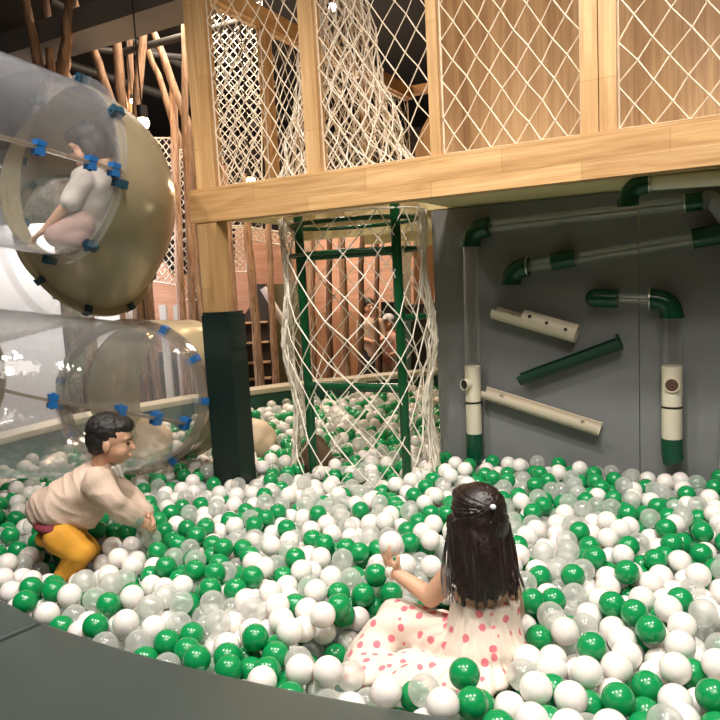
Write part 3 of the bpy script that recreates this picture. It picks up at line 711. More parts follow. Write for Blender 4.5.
tk = [
 (24, -8, 44, 92, 5.6, .052, 'bark', 'peeled trunk leaning outermost in the cluster above the clear slide tube'),
 (46, -8, 52, 92, 5.8, .046, 'bark', 'straight peeled trunk in the middle of the cluster above the clear slide tube'),
 (71, -8, 60, 92, 5.5, .062, 'bark', 'thick peeled trunk crossing the others above the clear slide tube'),
 (66, 60, 68, 96, 6.0, .050, 'bark', 'thin trunk half hidden behind the thick crossing trunk'),
 (90, 44, 124, 134, 6.2, .050, 'bark', 'slanting peeled branch left of the lit bulb, topmost end free'),
 (116, 38, 125, 134, 6.3, .060, 'bark', 'upright peeled trunk just beside the glowing bulb'),
 (129, 46, 131, 134, 6.6, .045, 'bark', 'thin peeled trunk behind the glowing bulb'),
 (143, 34, 134, 134, 6.2, .055, 'bark', 'peeled trunk leaning over the glowing bulb towards the beam'),
 (158, 76, 184, 150, 6.8, .045, 'bark', 'short slanting branch between the bulb and the corner post'),
 (161, 52, 191, 135, 6.5, .050, 'bark', 'long slanting branch ending against the upright beside the corner post'),
 (184, 44, 192, 340, 6.0, .042, 'bark2', 'tall pale trunk standing right beside the corner post'),
 (176, 150, 182, 335, 6.6, .056, 'bark2', 'orange-lit trunk standing between the beige slide bend and corner post'),
 (190, 200, 204, 345, 5.9, .026, 'bark2', 'thin white-barked trunk along the edge of the corner post'),
 (228, 226, 240, 392, 6.3, .055, 'bark2', 'speckled trunk rising just beyond the green padded post'),
 (249, 232, 260, 392, 6.1, .055, 'bark2', 'pale speckled trunk in the middle of the gap between post and net'),
 (269, 236, 276, 390, 6.6, .045, 'bark2', 'pinkish thin trunk before the glowing recess'),
 (135, 300, 137, 352, 6.8, .045, 'bark', 'dark brown upright under the beige slide bend'),
 (122, 300, 126, 352, 7.0, .040, 'bark', 'short brown upright behind the lower clear tube'),
 (311, 235, 313, 385, 6.8, .050, 'bark2', 'trunk seen through the cage nearest its rope bundle'),
 (329, 238, 330, 385, 7.0, .045, 'bark', 'dark trunk seen through the middle of the rope cage'),
 (343, 240, 346, 385, 6.7, .055, 'bark2', 'pale trunk seen through the rope cage beside the dark one'),
 (362, 242, 361, 385, 7.3, .045, 'bark', 'brown trunk just behind the distant standing person'),
 (376, 244, 378, 385, 7.6, .040, 'bark', 'thin brown trunk on the far side of the distant standing person'),
]
for t in tk:
    low = t[3] > 200 or t[3] > 140
    trunk(t[0], t[1], t[2], t[3], t[4], t[5], t[6], t[7], 0.0 if low else None, .6 if t[1] < 60 else .35)
def slab(pts_px, Y, th, name, mat, lab, cat, group=None, Y2=None):
    pts = [P(x, y, Y) for x, y in pts_px]
    o = MB().prism(pts, (0, th, 0)).build(name, M[mat], smooth=False)
    if lab: tag(o, lab, cat, group)
    return o
# white partition, salmon plywood stair sides, far walls
o = MB().box(-4.2, -2.35, 7.2, 7.3, 0, 2.15).build('partition_wall', M['white'], smooth=False); tag(o, 'white painted partition behind the slide tubes', 'wall', kind='structure')
st = thing('staircase', 'plywood-sided staircase behind the trunks that climbs both ways', 'stairs', (-2.0, 7.4, 0))
def sp(pts_px, Y, th, mat, name='side_panel'): return MB().prism([P(x, y, Y) for x, y in pts_px], (0, th, 0)).build(name, M[mat], st, smooth=False)
sp([(150, 262), (163, 262), (216, 340), (216, 352), (158, 352), (143, 320)], 7.4, .05, 'salmon')
sp([(216, 306), (252, 240), (254, 300), (224, 345)], 7.6, .05, 'salmon')
sp([(252, 232), (300, 238), (300, 284), (253, 284)], 7.5, .05, 'salmon', 'landing_panel')
for i in range(6):
    a_ = P(160 + 9 * i, 275 + 13 * i, 7.45); MB().box(a_.x - .12, a_.x + .12, 7.46, 8.3, a_.z - .16, a_.z).build('step', M['salmon'], st, smooth=False)
for i in range(5):
    x = 120 + 14 * i; a_ = P(x, 305, 7.1); b_ = P(x + 2, 400, 7.1); MB().box(a_.x - .035, a_.x + .035, 7.1, 7.16, 0, a_.z).build('baluster', M['white'], st, smooth=False)
a_, b_ = P(112, 306, 7.1), P(190, 306, 7.1)
cb = thing('storage_cabinet', 'dark open cabinet with shelves behind the far green barrier', 'cabinet', (-1.3, 8.0, 0))
pa_, pb2 = P(236, 300, 8.2), P(266, 300, 8.2)
MB().box(pa_.x, pb2.x, 8.25, 8.6, 0, 1.5).build('carcass', M['dark'], cb, smooth=False)
for y in (322, 342, 362, 378):
    zz = P(250, y, 8.2).z; MB().box(pa_.x, pb2.x, 8.1, 8.25, zz - .015, zz).build('shelf', M['arch'], cb, smooth=False)
# recess; its diagonal glow is imitated by a pale solid bar
rc = thing('lit_recess', 'recess with a slanting glow shaped as a pale bar behind the trunks and rope bundle', 'recess', (-.95, 8.2, 0))
MB().prism([P(x, y, 8.4) for x, y in ((261, 284), (300, 284), (300, 390), (268, 390))], (0, .05, 0)).build('back_panel', plain('olive_panel', (.10, .09, .035), .5), rc, smooth=False)
MB().tube([P(263, 288, 8.0), P(285, 325, 8.0)], .04, 10).build('glow_bar', M['white'], rc)
o = slab([(235, 225), (300, 238), (300, 395), (300, 395), (235, 395)], 9.4, .1, 'partition_wall', 'brownply', None, None); tag(o, 'brown wall behind the staircase', 'wall', kind='structure')
o = slab([(296, 200), (450, 200), (450, 312), (296, 312)], 9.8, .1, 'partition_wall', 'salmon', None, None); tag(o, 'salmon wall far behind the rope cage', 'wall', kind='structure')
o = slab([(296, 312), (450, 312), (450, 420), (296, 420)], 9.7, .1, 'partition_wall', 'brownply', None, None); tag(o, 'brown lower wall far behind the rope cage', 'wall', kind='structure')
# cream pillar, wooden post and dark counter right of the ladder
o = slab([(402, 236), (411, 236), (411, 410), (402, 410)], 7.2, .06, 'cream_board', 'cream', 'narrow cream board between the cage post and the wooden board', 'panel')
o = slab([(414, 236), (434, 234), (434, 412), (414, 413)], 6.8, .06, 'wooden_board', 'brownply', 'upright brown wooden board in the gap beside the grey panel', 'board')
o = slab([(400, 306), (436, 303), (436, 415), (400, 416)], 6.75, .25, 'counter', 'dark', 'dark counter block in the gap beside the grey panel', 'counter')
o = slab([(402, 316), (411, 316), (411, 419), (402, 419)], 6.55, .06, 'teal_board', 'teal', 'pale teal strip panel standing before the dark counter', 'panel')
o = slab([(381, 302), (395, 302), (395, 330), (381, 330)], 8.9, .06, 'wall_screen', 'screen', 'small black wall screen behind the rope cage', 'screen')
# far nets between trunks
def far_net(pts, Y, nu, nv, lab, r=.006):
    c = [P(x, y, Y) for x, y in pts]
    tag(net(lambda s, t: c[0].lerp(c[1], s).lerp(c[3].lerp(c[2], s), t), nu, nv, r, .004).build('rope_net', M['ropepale'], smooth=False), lab, 'net', 'background rope nets')
far_net(((142, 280), (176, 285), (176, 138), (142, 138)), 6.9, 10, 34, 'pale net hanging between trunks beside the beige slide bend')
far_net(((180, 300), (200, 300), (200, 150), (180, 150)), 6.75, 5, 32, 'narrow pale net strip beside the platform corner post')
far_net(((220, 272), (247, 272), (247, 226), (220, 226)), 7.0, 8, 14, 'small net in the gap under the platform beside the corner post')
far_net(((252, 240), (312, 250), (312, 236), (252, 228)), 7.0, 18, 4, 'low net strip above the plywood landing under the platform')
far_net(((204, 228), (262, 228), (262, -30), (204, -30)), 6.9, 14, 56, 'background net seen through the first platform net', .0035)

# ------------------------------------------------------------------ lamps
def bulb(p, r, lab, mat='bulb', cord=None, w=6, col=(1, .62, .3)):
    t = thing('ceiling_spotlight' , lab, 'lamp', tuple(p), 0, 'small warm lamps of the hall')
    MB().ell(p, r, None, 16, 10).build('glass', M[mat], t)
    MB().tube([p + Vector((0, 0, r * .7)), p + Vector((0, 0, r * 2.6))], r * .8, 14).build('holder', M['lampbody'], t)
    top = 4.3 if cord is None else cord
    MB().tube([p + Vector((0, 0, r * 2.5)), Vector((p.x, p.y, top))], .006, 6).build('cord', M['lampbody'], t)
    ld = bpy.data.lights.new('lamp_light', 'POINT'); ld.energy = w; ld.color = col; ld.shadow_soft_size = r
    lo = bpy.data.objects.new('lamp_light', ld); COL.objects.link(lo); lo.location = p - Vector((0, .0, r * 1.6))
bulb(P(143, 123, 5.0), .045, 'bright warm bulb glowing between the peeled trunks', w=5)
bulb(P(132, 101, 6.4), .020, 'tiny white lamp above the bright bulb between the trunks', 'lampw', w=4)
bulb(P(251, 181, 5.4), .035, 'warm lamp glowing low through the first platform net', w=5)
bulb(P(333, 7, 4.9), .028, 'small sparkling lamp seen through the hanging net funnel', 'lampw', w=10)

def track_lamp(p, target, energy, size, col, lab, ang=70, blend=.5, kind='AREA'):
    p = Vector(p); d = (Vector(target) - p).normalized()
    t = thing('track_spotlight', lab, 'lamp', tuple(p), 0, 'track spotlights over the ball pit')
    MB().tube([p - d * .02, p - d * .20], .06, 18).build('housing', M['lampbody'], t)
    MB().tube([p - d * .10, Vector((p.x, p.y, 4.3))], .012, 8).build('stem', M['lampbody'], t)
    if kind == 'AREA':
        ld = bpy.data.lights.new('spot_light', 'AREA'); ld.shape = 'DISK'; ld.size = size; ld.spread = R(ang)
    else:
        ld = bpy.data.lights.new('spot_light', 'SPOT'); ld.spot_size = R(ang); ld.spot_blend = blend; ld.shadow_soft_size = size
    ld.energy = energy; ld.color = col
    lo = bpy.data.objects.new('spot_light', ld); COL.objects.link(lo); lo.location = p + d * .03; lo.rotation_euler = d.to_track_quat('-Z', 'Y').to_euler()
WC = (1, .94, .86)
track_lamp((-.2, 1.3, 3.95), (.0, 2.2, .4), 215, .12, WC, 'spotlight over the front of the pit', 105, .7, 'SPOT')
track_lamp((-1.8, 1.7, 3.95), (-1.1, 2.7, .4), 130, .12, WC, 'spotlight over the kneeling child', 95, .7, 'SPOT')
track_lamp((1.4, 1.4, 3.95), (1.0, 2.0, .4), 150, .12, WC, 'spotlight over the seated child', 90, .7, 'SPOT')
track_lamp((.6, -.4, 3.95), (.9, 2.9, 1.4), 85, .12, WC, 'spotlight aimed at the platform beam', 80, .8, 'SPOT')
track_lamp((-.6, 4.5, 4.1), (-.4, 4.7, .4), 220, .12, (1, .9, .78), 'spotlight over the far corner of the pit', 80, .6, 'SPOT')
def lamp(kind, p, e, col, size=.3, target=None, ang=80, blend=.7, sy=None):  # light without a fixture, its source unseen
    ld = bpy.data.lights.new('unseen_light', kind); ld.energy = e; ld.color = col
    if kind == 'AREA': ld.size = size
    elif kind == 'SPOT': ld.spot_size = R(ang); ld.spot_blend = blend; ld.shadow_soft_size = size
    else: ld.shadow_soft_size = size
    lo = bpy.data.objects.new('unseen_light', ld); COL.objects.link(lo); lo.location = p
    if target is not None: lo.rotation_euler = (Vector(target) - Vector(p)).to_track_quat('-Z', 'Y').to_euler()
lamp('AREA', (0, .2, 4.2), 90, (1, .92, .84), 3.0, (0, 1.2, 0))
lamp('AREA', (-1.2, 7.0, 4.2), 22, (1, .85, .7), 1.2, (-1.6, 8.0, 1))
lamp('SPOT', tuple(W(1.55, .0, 3.5)), 60, (1, .78, .5), .08, tuple(W(1.45, .75, 2.7)), 95, .9)
lamp('SPOT', tuple(W(3.0, -.3, 3.4)), 9, (1, .78, .5), .08, tuple(W(2.8, .75, 2.3)), 110, .9)
lamp('AREA', tuple(W(1.1, 1.9, .9)), 0.01, (1, .8, .5), .3, tuple(W(1.1, 1.9, 1.7)))  # added uplight below the deck, very weak, no lamp stands here
lamp('POINT', (.2, 8.2, 2.4), 85, (1, .8, .6), .2)  # added fill that brightens the background behind the cage
lamp('AREA', (-1.2, 6.1, 4.0), 60, (1, .80, .6), .8, (-1.3, 8.0, 1.0))  # added overhead fill for the trunks and stairs behind the pit
lamp('AREA', (-3.0, 6.3, 2.7), 60, (.95, .95, 1.0), .8, (-3.0, 7.3, 1.2))  # added fill that brightens the white partition
lamp('SPOT', tuple(W(.9, 2.3, .75)), 22, (1, .78, .45), .1, tuple(W(1.0, 1.6, 1.76)), 150, .9)  # added upward spot that brightens the deck underside
w = bpy.data.worlds.new('World'); SC.world = w; w.use_nodes = True
w.node_tree.nodes['Background'].inputs[0].default_value = (1, .88, .75, 1); w.node_tree.nodes['Background'].inputs[1].default_value = .03
SC.view_settings.view_transform = 'Standard'; SC.view_settings.look = 'None'; SC.view_settings.gamma = 1; SC.view_settings.use_curve_mapping = False
SC.view_settings.exposure = 0.62
SC.cycles.transparent_max_bounces = 24; SC.cycles.max_bounces = 8; SC.cycles.diffuse_bounces = 4; SC.cycles.glossy_bounces = 3
SC.cycles.use_denoising = True
SC.cycles.sample_clamp_indirect = 4
# ------------------------------------------------------------------ people
SKIN = plain('skin', (.66, .38, .25), .5, Subsurface_Weight=.12, Subsurface_Scale=.02)
SKIN2 = plain('skin_pale', (.60, .34, .225), .5, Subsurface_Weight=.12, Subsurface_Scale=.02)
HAIRM = plain('black_hair', (.010, .007, .006), .6, .5, 90)
HAIRB = plain('dark_brown_hair', (.016, .008, .006), .42, .5, 60)
EYEM = plain('dark_eye', (.015, .008, .006), .15); LIPM = plain('lip', (.50, .17, .13), .45)
def basis(f, u):
    f = Vector(f).normalized(); u = Vector(u); l = u.cross(f).normalized(); u = f.cross(l)
    return Matrix((f, l, u)).transposed()
def head(mb, c, f, u, s=1.0):
    B = basis(f, u); g = lambda x, y, z: Vector(c) + B @ (Vector((x, y, z)) * s)
    def e(p, r): mb.ell(g(*p), [k * s for k in r], B, 24, 16)
    e((-.012, 0, .025), (.088, .073, .080)); e((.020, 0, -.020), (.060, .060, .072)); e((.042, 0, -.070), (.028, .032, .022))
    for y in (-1, 1): e((.040, .034 * y, -.032), (.030, .026, .030)); e((-.004, .070 * y, -.012), (.015, .009, .024)); e((.050, .028 * y, .022), (.022, .022, .014))
    mb.cap(g(.072, 0, .004), g(.086, 0, -.020), .008 * s, .011 * s, 10)
    e((.076, 0, -.049), (.009, .019, .0055)); e((.073, 0, -.060), (.009, .015, .0055))
    mb.cap(g(-.020, 0, -.03), g(-.035, 0, -.11), .042 * s, .038 * s)
    return g, B
def face_parts(root_body, g, B, s):
    for y in (-1, 1):
        e_ = MB().ell(g(.0715, .028 * y, .002), [k * s for k in (.006, .0105, .0055)], B, 14, 10).build('eye', EYEM, root_body)
        MB().cap(g(.077, .016 * y, .021), g(.066, .042 * y, .021), .0032 * s, .002 * s, 8).build('eyebrow', HAIRM, root_body)
    MB().cap(g(.083, .012, -.0545), g(.083, -.012, -.0545), .0038 * s, .0038 * s, 8).build('mouth', LIPM, root_body)
def hand(mb, w, d, n, ts, s=1.0, curl=.5, fan=.10):
    d = Vector(d).normalized(); n = Vector(n); n = (n - d * n.dot(d)).normalized(); sd = d.cross(n).normalized(); w = Vector(w)
    B = Matrix((d, sd, n)).transposed()
    mb.ell(w + d * .030 * s, (.034 * s, .025 * s, .013 * s), B, 16, 10); mb.cap(w - d * .01 * s, w + d * .02 * s, .017 * s, .017 * s, 12)
    for k, L_ in enumerate((.034, .041, .038, .029)):
        o_ = -.0185 + .0123 * k; p = w + d * .055 * s + sd * o_ * s; a = 0; dd = (d + sd * fan * (k - 1.5)).normalized()
        for j, f in enumerate((.5, .3, .25)):
            a += curl * (.7 if j == 0 else 1.0); q_ = p + (dd * math.cos(a) + n * math.sin(a)) * L_ * f * 1.1 * s
            mb.cap(p, q_, (.0068 - .0006 * j) * s, (.0062 - .0006 * j) * s, 8); p = q_
    p = w + d * .016 * s + sd * ts * .020 * s; q_ = p + (d * .55 + sd * ts * .75 + n * .25).normalized() * .022 * s; r_ = q_ + (d * .8 + sd * ts * .15 + n * .45).normalized() * .020 * s
    mb.cap(p, q_, .010 * s, .008 * s, 8); mb.cap(q_, r_, .0078 * s, .0065 * s, 8)
PADS = []                               # volumes the balls keep out of
def pad(p, q_, r): PADS.append((Vector(p), Vector(q_), r))

# --- kneeling boy
Yb = 2.60
boy = thing('person', 'person with short black hair, pink-beige sweater and mustard trousers kneeling in the balls', 'person', tuple(P(70, 555, Yb)))
b = lambda x, y, dy=0.0: P(x, y, Yb + dy)
hc = b(112, 440, .03); f_ = Vector((.97, .10, -.22)); u_ = Vector((.2, 0, 1))
mb = MB(); g, B = head(mb, hc, f_, u_, .95)
pel, che = b(58, 516, .02), b(92, 487, .03)
mb.cap(pel, che, .078, .074, 20); mb.cap(che, b(103, 467, .03), .055, .036)
sh = [b(97, 482, -.06), b(106, 479, .11)]; el = [b(114, 503, -.09), b(131, 499, .16)]; wr = [b(139, 521, -.02), b(148, 514, .10)]
for k in (0, 1):
    mb.cap(sh[k], el[k], .034, .027); mb.cap(el[k], wr[k], .027, .018)
    hd = (b(158, 528, .05) - wr[k]).normalized(); hand(mb, wr[k], hd, Vector((-.2, .6 if k == 0 else -.7, -.5)), 1 if k == 0 else -1, .92, .42)
hip = [b(60, 537, -.05), b(60, 535, .10)]; kn = [b(81, 552, -.06), b(86, 550, .12)]; ft = [b(52, 595, -.04), b(52, 593, .12)]
for k in (0, 1): mb.cap(hip[k], kn[k], .062, .043); mb.cap(kn[k], ft[k], .042, .028); mb.cap(ft[k], ft[k] + Vector((-.06, 0, -.01)), .026, .018)
body = remeshed(mb, .0034, 4).build('body', SKIN2, boy)
face_parts(body, g, B, .95)
mb = MB(); e = lambda p, r: mb.ell(g(*p), [k * .95 for k in r], B, 24, 16)
e((-.022, 0, .040), (.088, .078, .074)); e((-.042, 0, .005), (.064, .075, .070)); e((.030, 0, .068), (.050, .056, .036)); e((-.055, 0, -.03), (.038, .055, .040))
hair = remeshed(mb, .005, 3)
for v in hair.bm.verts: v.co += Vector((noise.noise(v.co * 90), noise.noise(v.co * 90 + Vector((7, 0, 0))), noise.noise(v.co * 90 + Vector((0, 9, 0))))) * .004
hair.build('hair', HAIRM, boy)
SW = plain('pink_beige_knit', (.66, .50, .40), .9, .06, 20, .5, 260); CUFF = plain('sage_knit', (.30, .38, .31), .85); PT = plain('mustard_cotton', (.62, .29, .025), .8, .08, 8, .15, 60)
MAR = plain('maroon_cotton', (.16, .02, .03), .8)
mb = MB(); mb.cap(b(64, 506, .02), che, .100, .094, 24); mb.cap(che, b(101, 473, .03), .084, .052); mb.ell(b(60, 505, .02), (.092, .108, .088))
for k in (0, 1): mb.cap(sh[k], el[k], .053, .045); mb.cap(el[k], wr[k].lerp(el[k], .20), .044, .034); mb.ell(sh[k], .056)
mb.cap(b(50, 508, .02), b(84, 508, .02), .084, .078, 24)
sw = remeshed(mb, .006, 6)
for v in sw.bm.verts:
    n_ = noise.noise(v.co * 13) * .010 + (1 - abs(noise.noise(Vector((v.co.x * 22 + v.co.z * 14, v.co.y * 6, v.co.z * 9))))) ** 4 * .007; v.co += v.normal * n_
sw.build('sweater', SW, boy)
for k in (0, 1): MB().tube([wr[k].lerp(el[k], .24), wr[k].lerp(el[k], .02)], [.037, .030], 18).build('cuff', CUFF, boy)
mb = MB(); mb.cap(b(113, 468, -.045), b(118, 475, -.035), .009, .007); mb.cap(b(118, 467, .0), b(122, 477, .0), .012, .008); remeshed(mb, .004, 3).build('collar', plain('pale_collar', (.42, .38, .34), .8), boy)
mb = MB(); mb.ell(b(61, 521, .02), (.098, .126, .032), Matrix.Rotation(R(-8), 3, 'Y').inverted()); remeshed(mb, .006, 4).build('undershirt', MAR, boy)
mb = MB(); mb.ell(b(62, 535, .02), (.092, .100, .045))
for k in (0, 1): mb.cap(hip[k], kn[k], .066, .054); mb.cap(kn[k], ft[k], .052, .036)
pt = remeshed(mb, .006, 6)
for v in pt.bm.verts: v.co += v.normal * (noise.noise(v.co * 18) * .008)
pt.build('trousers', PT, boy)
for k in (0, 1): pad(hip[k], kn[k], .08); pad(kn[k], ft[k], .055); pad(el[k], wr[k], .04)
pad(pel, che, .10)

# --- seated girl, back to the room
girl = thing('person', 'person with long dark hair and pink-dotted dress seated with back turned, holding a ball', 'person', tuple(P(475, 665, 1.80)))
hc = P(476, 519, 1.885); f_ = Vector((-.42, .86, -.12)); u_ = Vector((.03, .12, 1))
mb = MB(); g, B = head(mb, hc, f_, u_, .93)
nk, ch, pv = P(476, 562, 1.87), P(481, 592, 1.86), P(483, 650, 1.84)
mb.cap(P(475, 540, 1.885), nk, .036, .038); mb.cap(nk, ch, .045, .072, 20); mb.cap(ch, pv, .074, .088, 20)
shl, ell_, wrl = P(449, 578, 1.90), P(431, 597, 1.93), P(393, 571, 2.03)
shr, elr, wrr = P(508, 585, 1.86), P(515, 612, 1.98), P(492, 600, 2.12)
for s_, e_, w_ in ((shl, ell_, wrl), (shr, elr, wrr)): mb.cap(nk.lerp(s_, .3), s_, .04, .034); mb.cap(s_, e_, .036, .030); mb.cap(e_, w_, .030, .018)
ballc = P(391, 544, 2.055)
hand(mb, wrl, (P(384, 551, 2.03) - wrl), (ballc - P(384, 556, 2.03)), -1, .95, .30)
hand(mb, wrr, Vector((-.6, .7, .1)), Vector((0, .2, -1)), 1, .95, .5)
knl, ftl = P(398, 620, 2.02), P(372, 662, 1.96); knr, ftr = P(440, 628, 2.22), P(405, 640, 2.35)
for a_, k_, t_ in ((P(466, 652, 1.86), knl, ftl), (P(492, 652, 1.90), knr, ftr)): mb.cap(a_, k_, .062, .044); mb.cap(k_, t_, .042, .028); mb.cap(t_, t_ + Vector((-.05, .06, 0)), .026, .018)
remeshed(mb, .0034, 4).build('body', SKIN, girl)
# dress with dots
m, nt, bs = nmat('dotted_dress'); N = nt.nodes; L = nt.links; tc = N.new('ShaderNodeTexCoord'); vo = N.new('ShaderNodeTexVoronoi'); vo.inputs['Scale'].default_value = 25; vo.inputs['Randomness'].default_value = .55
rp = N.new('ShaderNodeValToRGB'); rp.color_ramp.interpolation = 'CONSTANT' if False else 'LINEAR'; rp.color_ramp.elements[0].position = .26; rp.color_ramp.elements[0].color = (.72, .19, .23, 1); rp.color_ramp.elements[1].position = .31; rp.color_ramp.elements[1].color = (.80, .68, .58, 1)
L.new(tc.outputs['Object'], vo.inputs['Vector']); L.new(vo.outputs['Distance'], rp.inputs['Fac']); L.new(rp.outputs['Color'], bs.inputs['Base Color']); bs.inputs['Roughness'].default_value = .8
DRESS = m
mb = MB(); mb.cap(P(484, 618, 1.86), P(484, 650, 1.84), .100, .118, 24); mb.tube([P(485, 597, 1.87), P(485, 625, 1.86)], [.097, .10], 32)
mb.cap(P(466, 655, 1.86), knl, .092, .066, 20); mb.cap(knl, P(366, 668, 1.95), .066, .072, 20); mb.cap(P(492, 655, 1.88), knr, .09, .06, 20); mb.cap(knr, ftr, .06, .05)
for x, y, Y_, r_ in ((470, 676, 1.74, (.12, .09, .035)), (420, 672, 1.80, (.13, .10, .035)), (372, 668, 1.86, (.09, .08, .030)), (505, 660, 1.82, (.09, .09, .05))): mb.ell(P(x, y, Y_), r_)
dr = remeshed(mb, .0055, 8)
for v in dr.bm.verts:
    c_ = v.co - pv; a = math.atan2(c_.y, c_.x); low = min(1, max(0, (P(480, 600, 1.86).z - v.co.z) / .12))
    v.co += v.normal * ((math.sin(a * 26 + 5 * noise.noise(v.co * 6)) * .0045 + noise.noise(v.co * 12) * .010) * low)
dr.build('dress', DRESS, girl)
WH = plain('white_ribbon', (.80, .74, .66), .7)
for pts in ([P(466, 600, 1.79), P(463, 585, 1.795), P(457, 572, 1.86), P(455, 568, 1.92)], [P(499, 600, 1.78), P(501, 585, 1.79), P(500, 570, 1.86)], [P(450, 584, 1.84), P(460, 589, 1.792), P(468, 594, 1.787)]): MB().tube(crv(pts, 8), .0042, 8).build('strap', WH, girl)
mb = MB(); mb.ell(P(503, 575, 1.87), (.040, .045, .030)); mb.ell(P(447, 576, 1.915), (.030, .035, .018)); rf = remeshed(mb, .005, 2)
for v in rf.bm.verts: v.co += v.normal * noise.noise(v.co * 60) * .006
rf.build('shoulder_frill', DRESS, girl)
MB().ring(wrl + (P(384, 551, 2.03) - wrl) * .02, (wrl - ell_), .014, .026, .020, 20).build('wristband', WH, girl)
# hair
mb = MB(); e = lambda p, r: mb.ell(g(*p), [k * .93 for k in r], B, 24, 16)
e((-.018, 0, .034), (.092, .079, .080)); e((-.045, 0, .0), (.066, .074, .078)); e((.028, 0, .070), (.050, .058, .036))
rnd = random.Random(3)
for k in range(44):
    t = rnd.random(); lay = rnd.random()
    x0 = 450 + 54 * t; x1 = 464 + 52 * t ** .9 + rnd.uniform(-4, 4); y1 = 590 + 14 * rnd.random() + (8 if t < .6 else -6)
    bow = 4 * math.sin(PI * t)
    dY = -.075 * math.sin(PI * min(max(t, .05), .95)) + .02 * lay
    p0 = P(477 + (x0 - 477) * .93, 512 + 6 * rnd.random(), 1.875 + dY * .7); p1 = P((x0 + x1) / 2 - 1 + 3 * (t - .5), 556, 1.835 + dY * .8); p2 = P(x1, y1, 1.775 + dY * .3)
    pp = crv([p0, p1, p2], 8); mb.tube(pp, [.018, .019, .019, .018, .017, .015, .012, .008, .003], 8)
hr = remeshed(mb, .0042, 2, .4)
for v in hr.bm.verts:
    a = (v.co - hc); t_ = v.co - P(493, 507, 1.80); an = math.atan2(t_.x, t_.z) if a.z > -.02 else a.x * 14
    v.co += v.normal * (noise.noise(Vector((an * 16, 3, a.z * 2))) * .0035 + noise.noise(Vector((an * 40, 8, a.z * 2))) * .0015)
hr.build('hair', HAIRB, girl)
mb = MB()
for k in range(26):
    x0 = rnd.uniform(446, 458); x1 = x0 + rnd.uniform(-7, 8); p0 = P(x0, 535, 1.90); mb.tube(crv([p0, P((x0 + x1) / 2 + rnd.uniform(-3, 1), 568, 1.86), P(x1, rnd.uniform(585, 606), 1.80)], 8), [.0022] * 7 + [.0016, .0008], 5)
mb.build('loose_hair', HAIRB, girl); mb = MB()
for k in range(16):
    x0 = rnd.uniform(500, 506); x1 = x0 + rnd.uniform(5, 22); mb.tube(crv([P(x0, 540, 1.84), P((x0 + x1) / 2 + 3, 570, 1.80), P(x1, rnd.uniform(588, 606), 1.77)], 8), [.0022] * 7 + [.0016, .0008], 5)
mb.build('loose_hair', HAIRB, girl)
tie = P(493, 507, 1.79)
MB().ell(tie, (.0085, .0085, .0075)).build('hair_tie', plain('pearl_bead', (.75, .78, .85), .25), girl)
pad(pv, ch, .11); pad(P(466, 655, 1.86), knl, .10); pad(knl, P(366, 668, 1.95), .085); pad(P(492, 655, 1.88), knr, .10); pad(knr, ftr, .07); pad(ell_, wrl, .035)
for x, y, Y_ in ((470, 676, 1.74), (420, 672, 1.80), (372, 668, 1.86)): pad(P(x - 12, y, Y_), P(x + 12, y, Y_), .085)
pad(ballc, ballc, .05)

# --- child inside the upper clear tube
Yc = 3.16
kid = thing('person', 'person in pale clothes and dark bobbed hair kneeling inside the upper clear slide tube', 'person', tuple(P(70, 246, Yc)))
k_ = lambda x, y, dy=0.0: P(x, y, Yc + dy)
hc = k_(88, 147, .0); f_ = Vector((-.88, -.25, -.40)); mb = MB(); g, B = head(mb, hc, f_, Vector((-.2, 0, 1)), .95)
pv2, ch2 = k_(80, 222, .02), k_(92, 186, .0)
mb.cap(pv2, ch2, .08, .072); mb.cap(ch2, k_(93, 168, 0), .05, .036)
for s_ in (-1, 1):
    s0, e0, w0 = k_(84, 180, .09 * s_), k_(67, 205, .12 * s_), k_(46, 229, .10 * s_)
    mb.cap(s0, e0, .032, .026); mb.cap(e0, w0, .026, .018); hand(mb, w0, Vector((-.8, 0, -.5)), Vector((-.3, 0, -1)), s_, .9, .25)
    h0, n0, f0 = k_(80, 226, .07 * s_), k_(57, 236, .10 * s_), k_(84, 240, .10 * s_)
    mb.cap(h0, n0, .055, .04); mb.cap(n0, f0, .038, .028)
bd = remeshed(mb, .0045, 4).build('body', SKIN, kid); face_parts(bd, g, B, .95)
mb = MB(); e = lambda p, r: mb.ell(g(*p), [k * .95 for k in r], B, 24, 16)
e((-.020, 0, .038), (.092, .084, .078)); e((-.045, 0, -.01), (.070, .084, .085)); e((.030, 0, .066), (.050, .062, .036)); e((.0, .066, -.02), (.035, .018, .055)); e((.0, -.066, -.02), (.035, .018, .055))
remeshed(mb, .006, 3).build('hair', HAIRM, kid)
CL = plain('pale_grey_cotton', (.56, .50, .46), .85, .08, 14); CL2 = plain('dusty_pink_cotton', (.46, .30, .26), .85)
mb = MB(); mb.cap(pv2, ch2, .105, .094, 20); mb.cap(ch2, k_(93, 173, 0), .08, .05)
for s_ in (-1, 1): mb.cap(k_(84, 180, .09 * s_), k_(69, 202, .12 * s_), .048, .042)
s__ = remeshed(mb, .008, 6)
for v in s__.bm.verts: v.co += v.normal * noise.noise(v.co * 16) * .010
s__.build('top', CL, kid)
mb = MB(); mb.ell(pv2, (.10, .11, .07))
for s_ in (-1, 1): mb.cap(k_(80, 226, .07 * s_), k_(57, 236, .10 * s_), .068, .052); mb.cap(k_(57, 236, .10 * s_), k_(84, 240, .10 * s_), .048, .038)
remeshed(mb, .008, 6).build('trousers', CL2, kid)

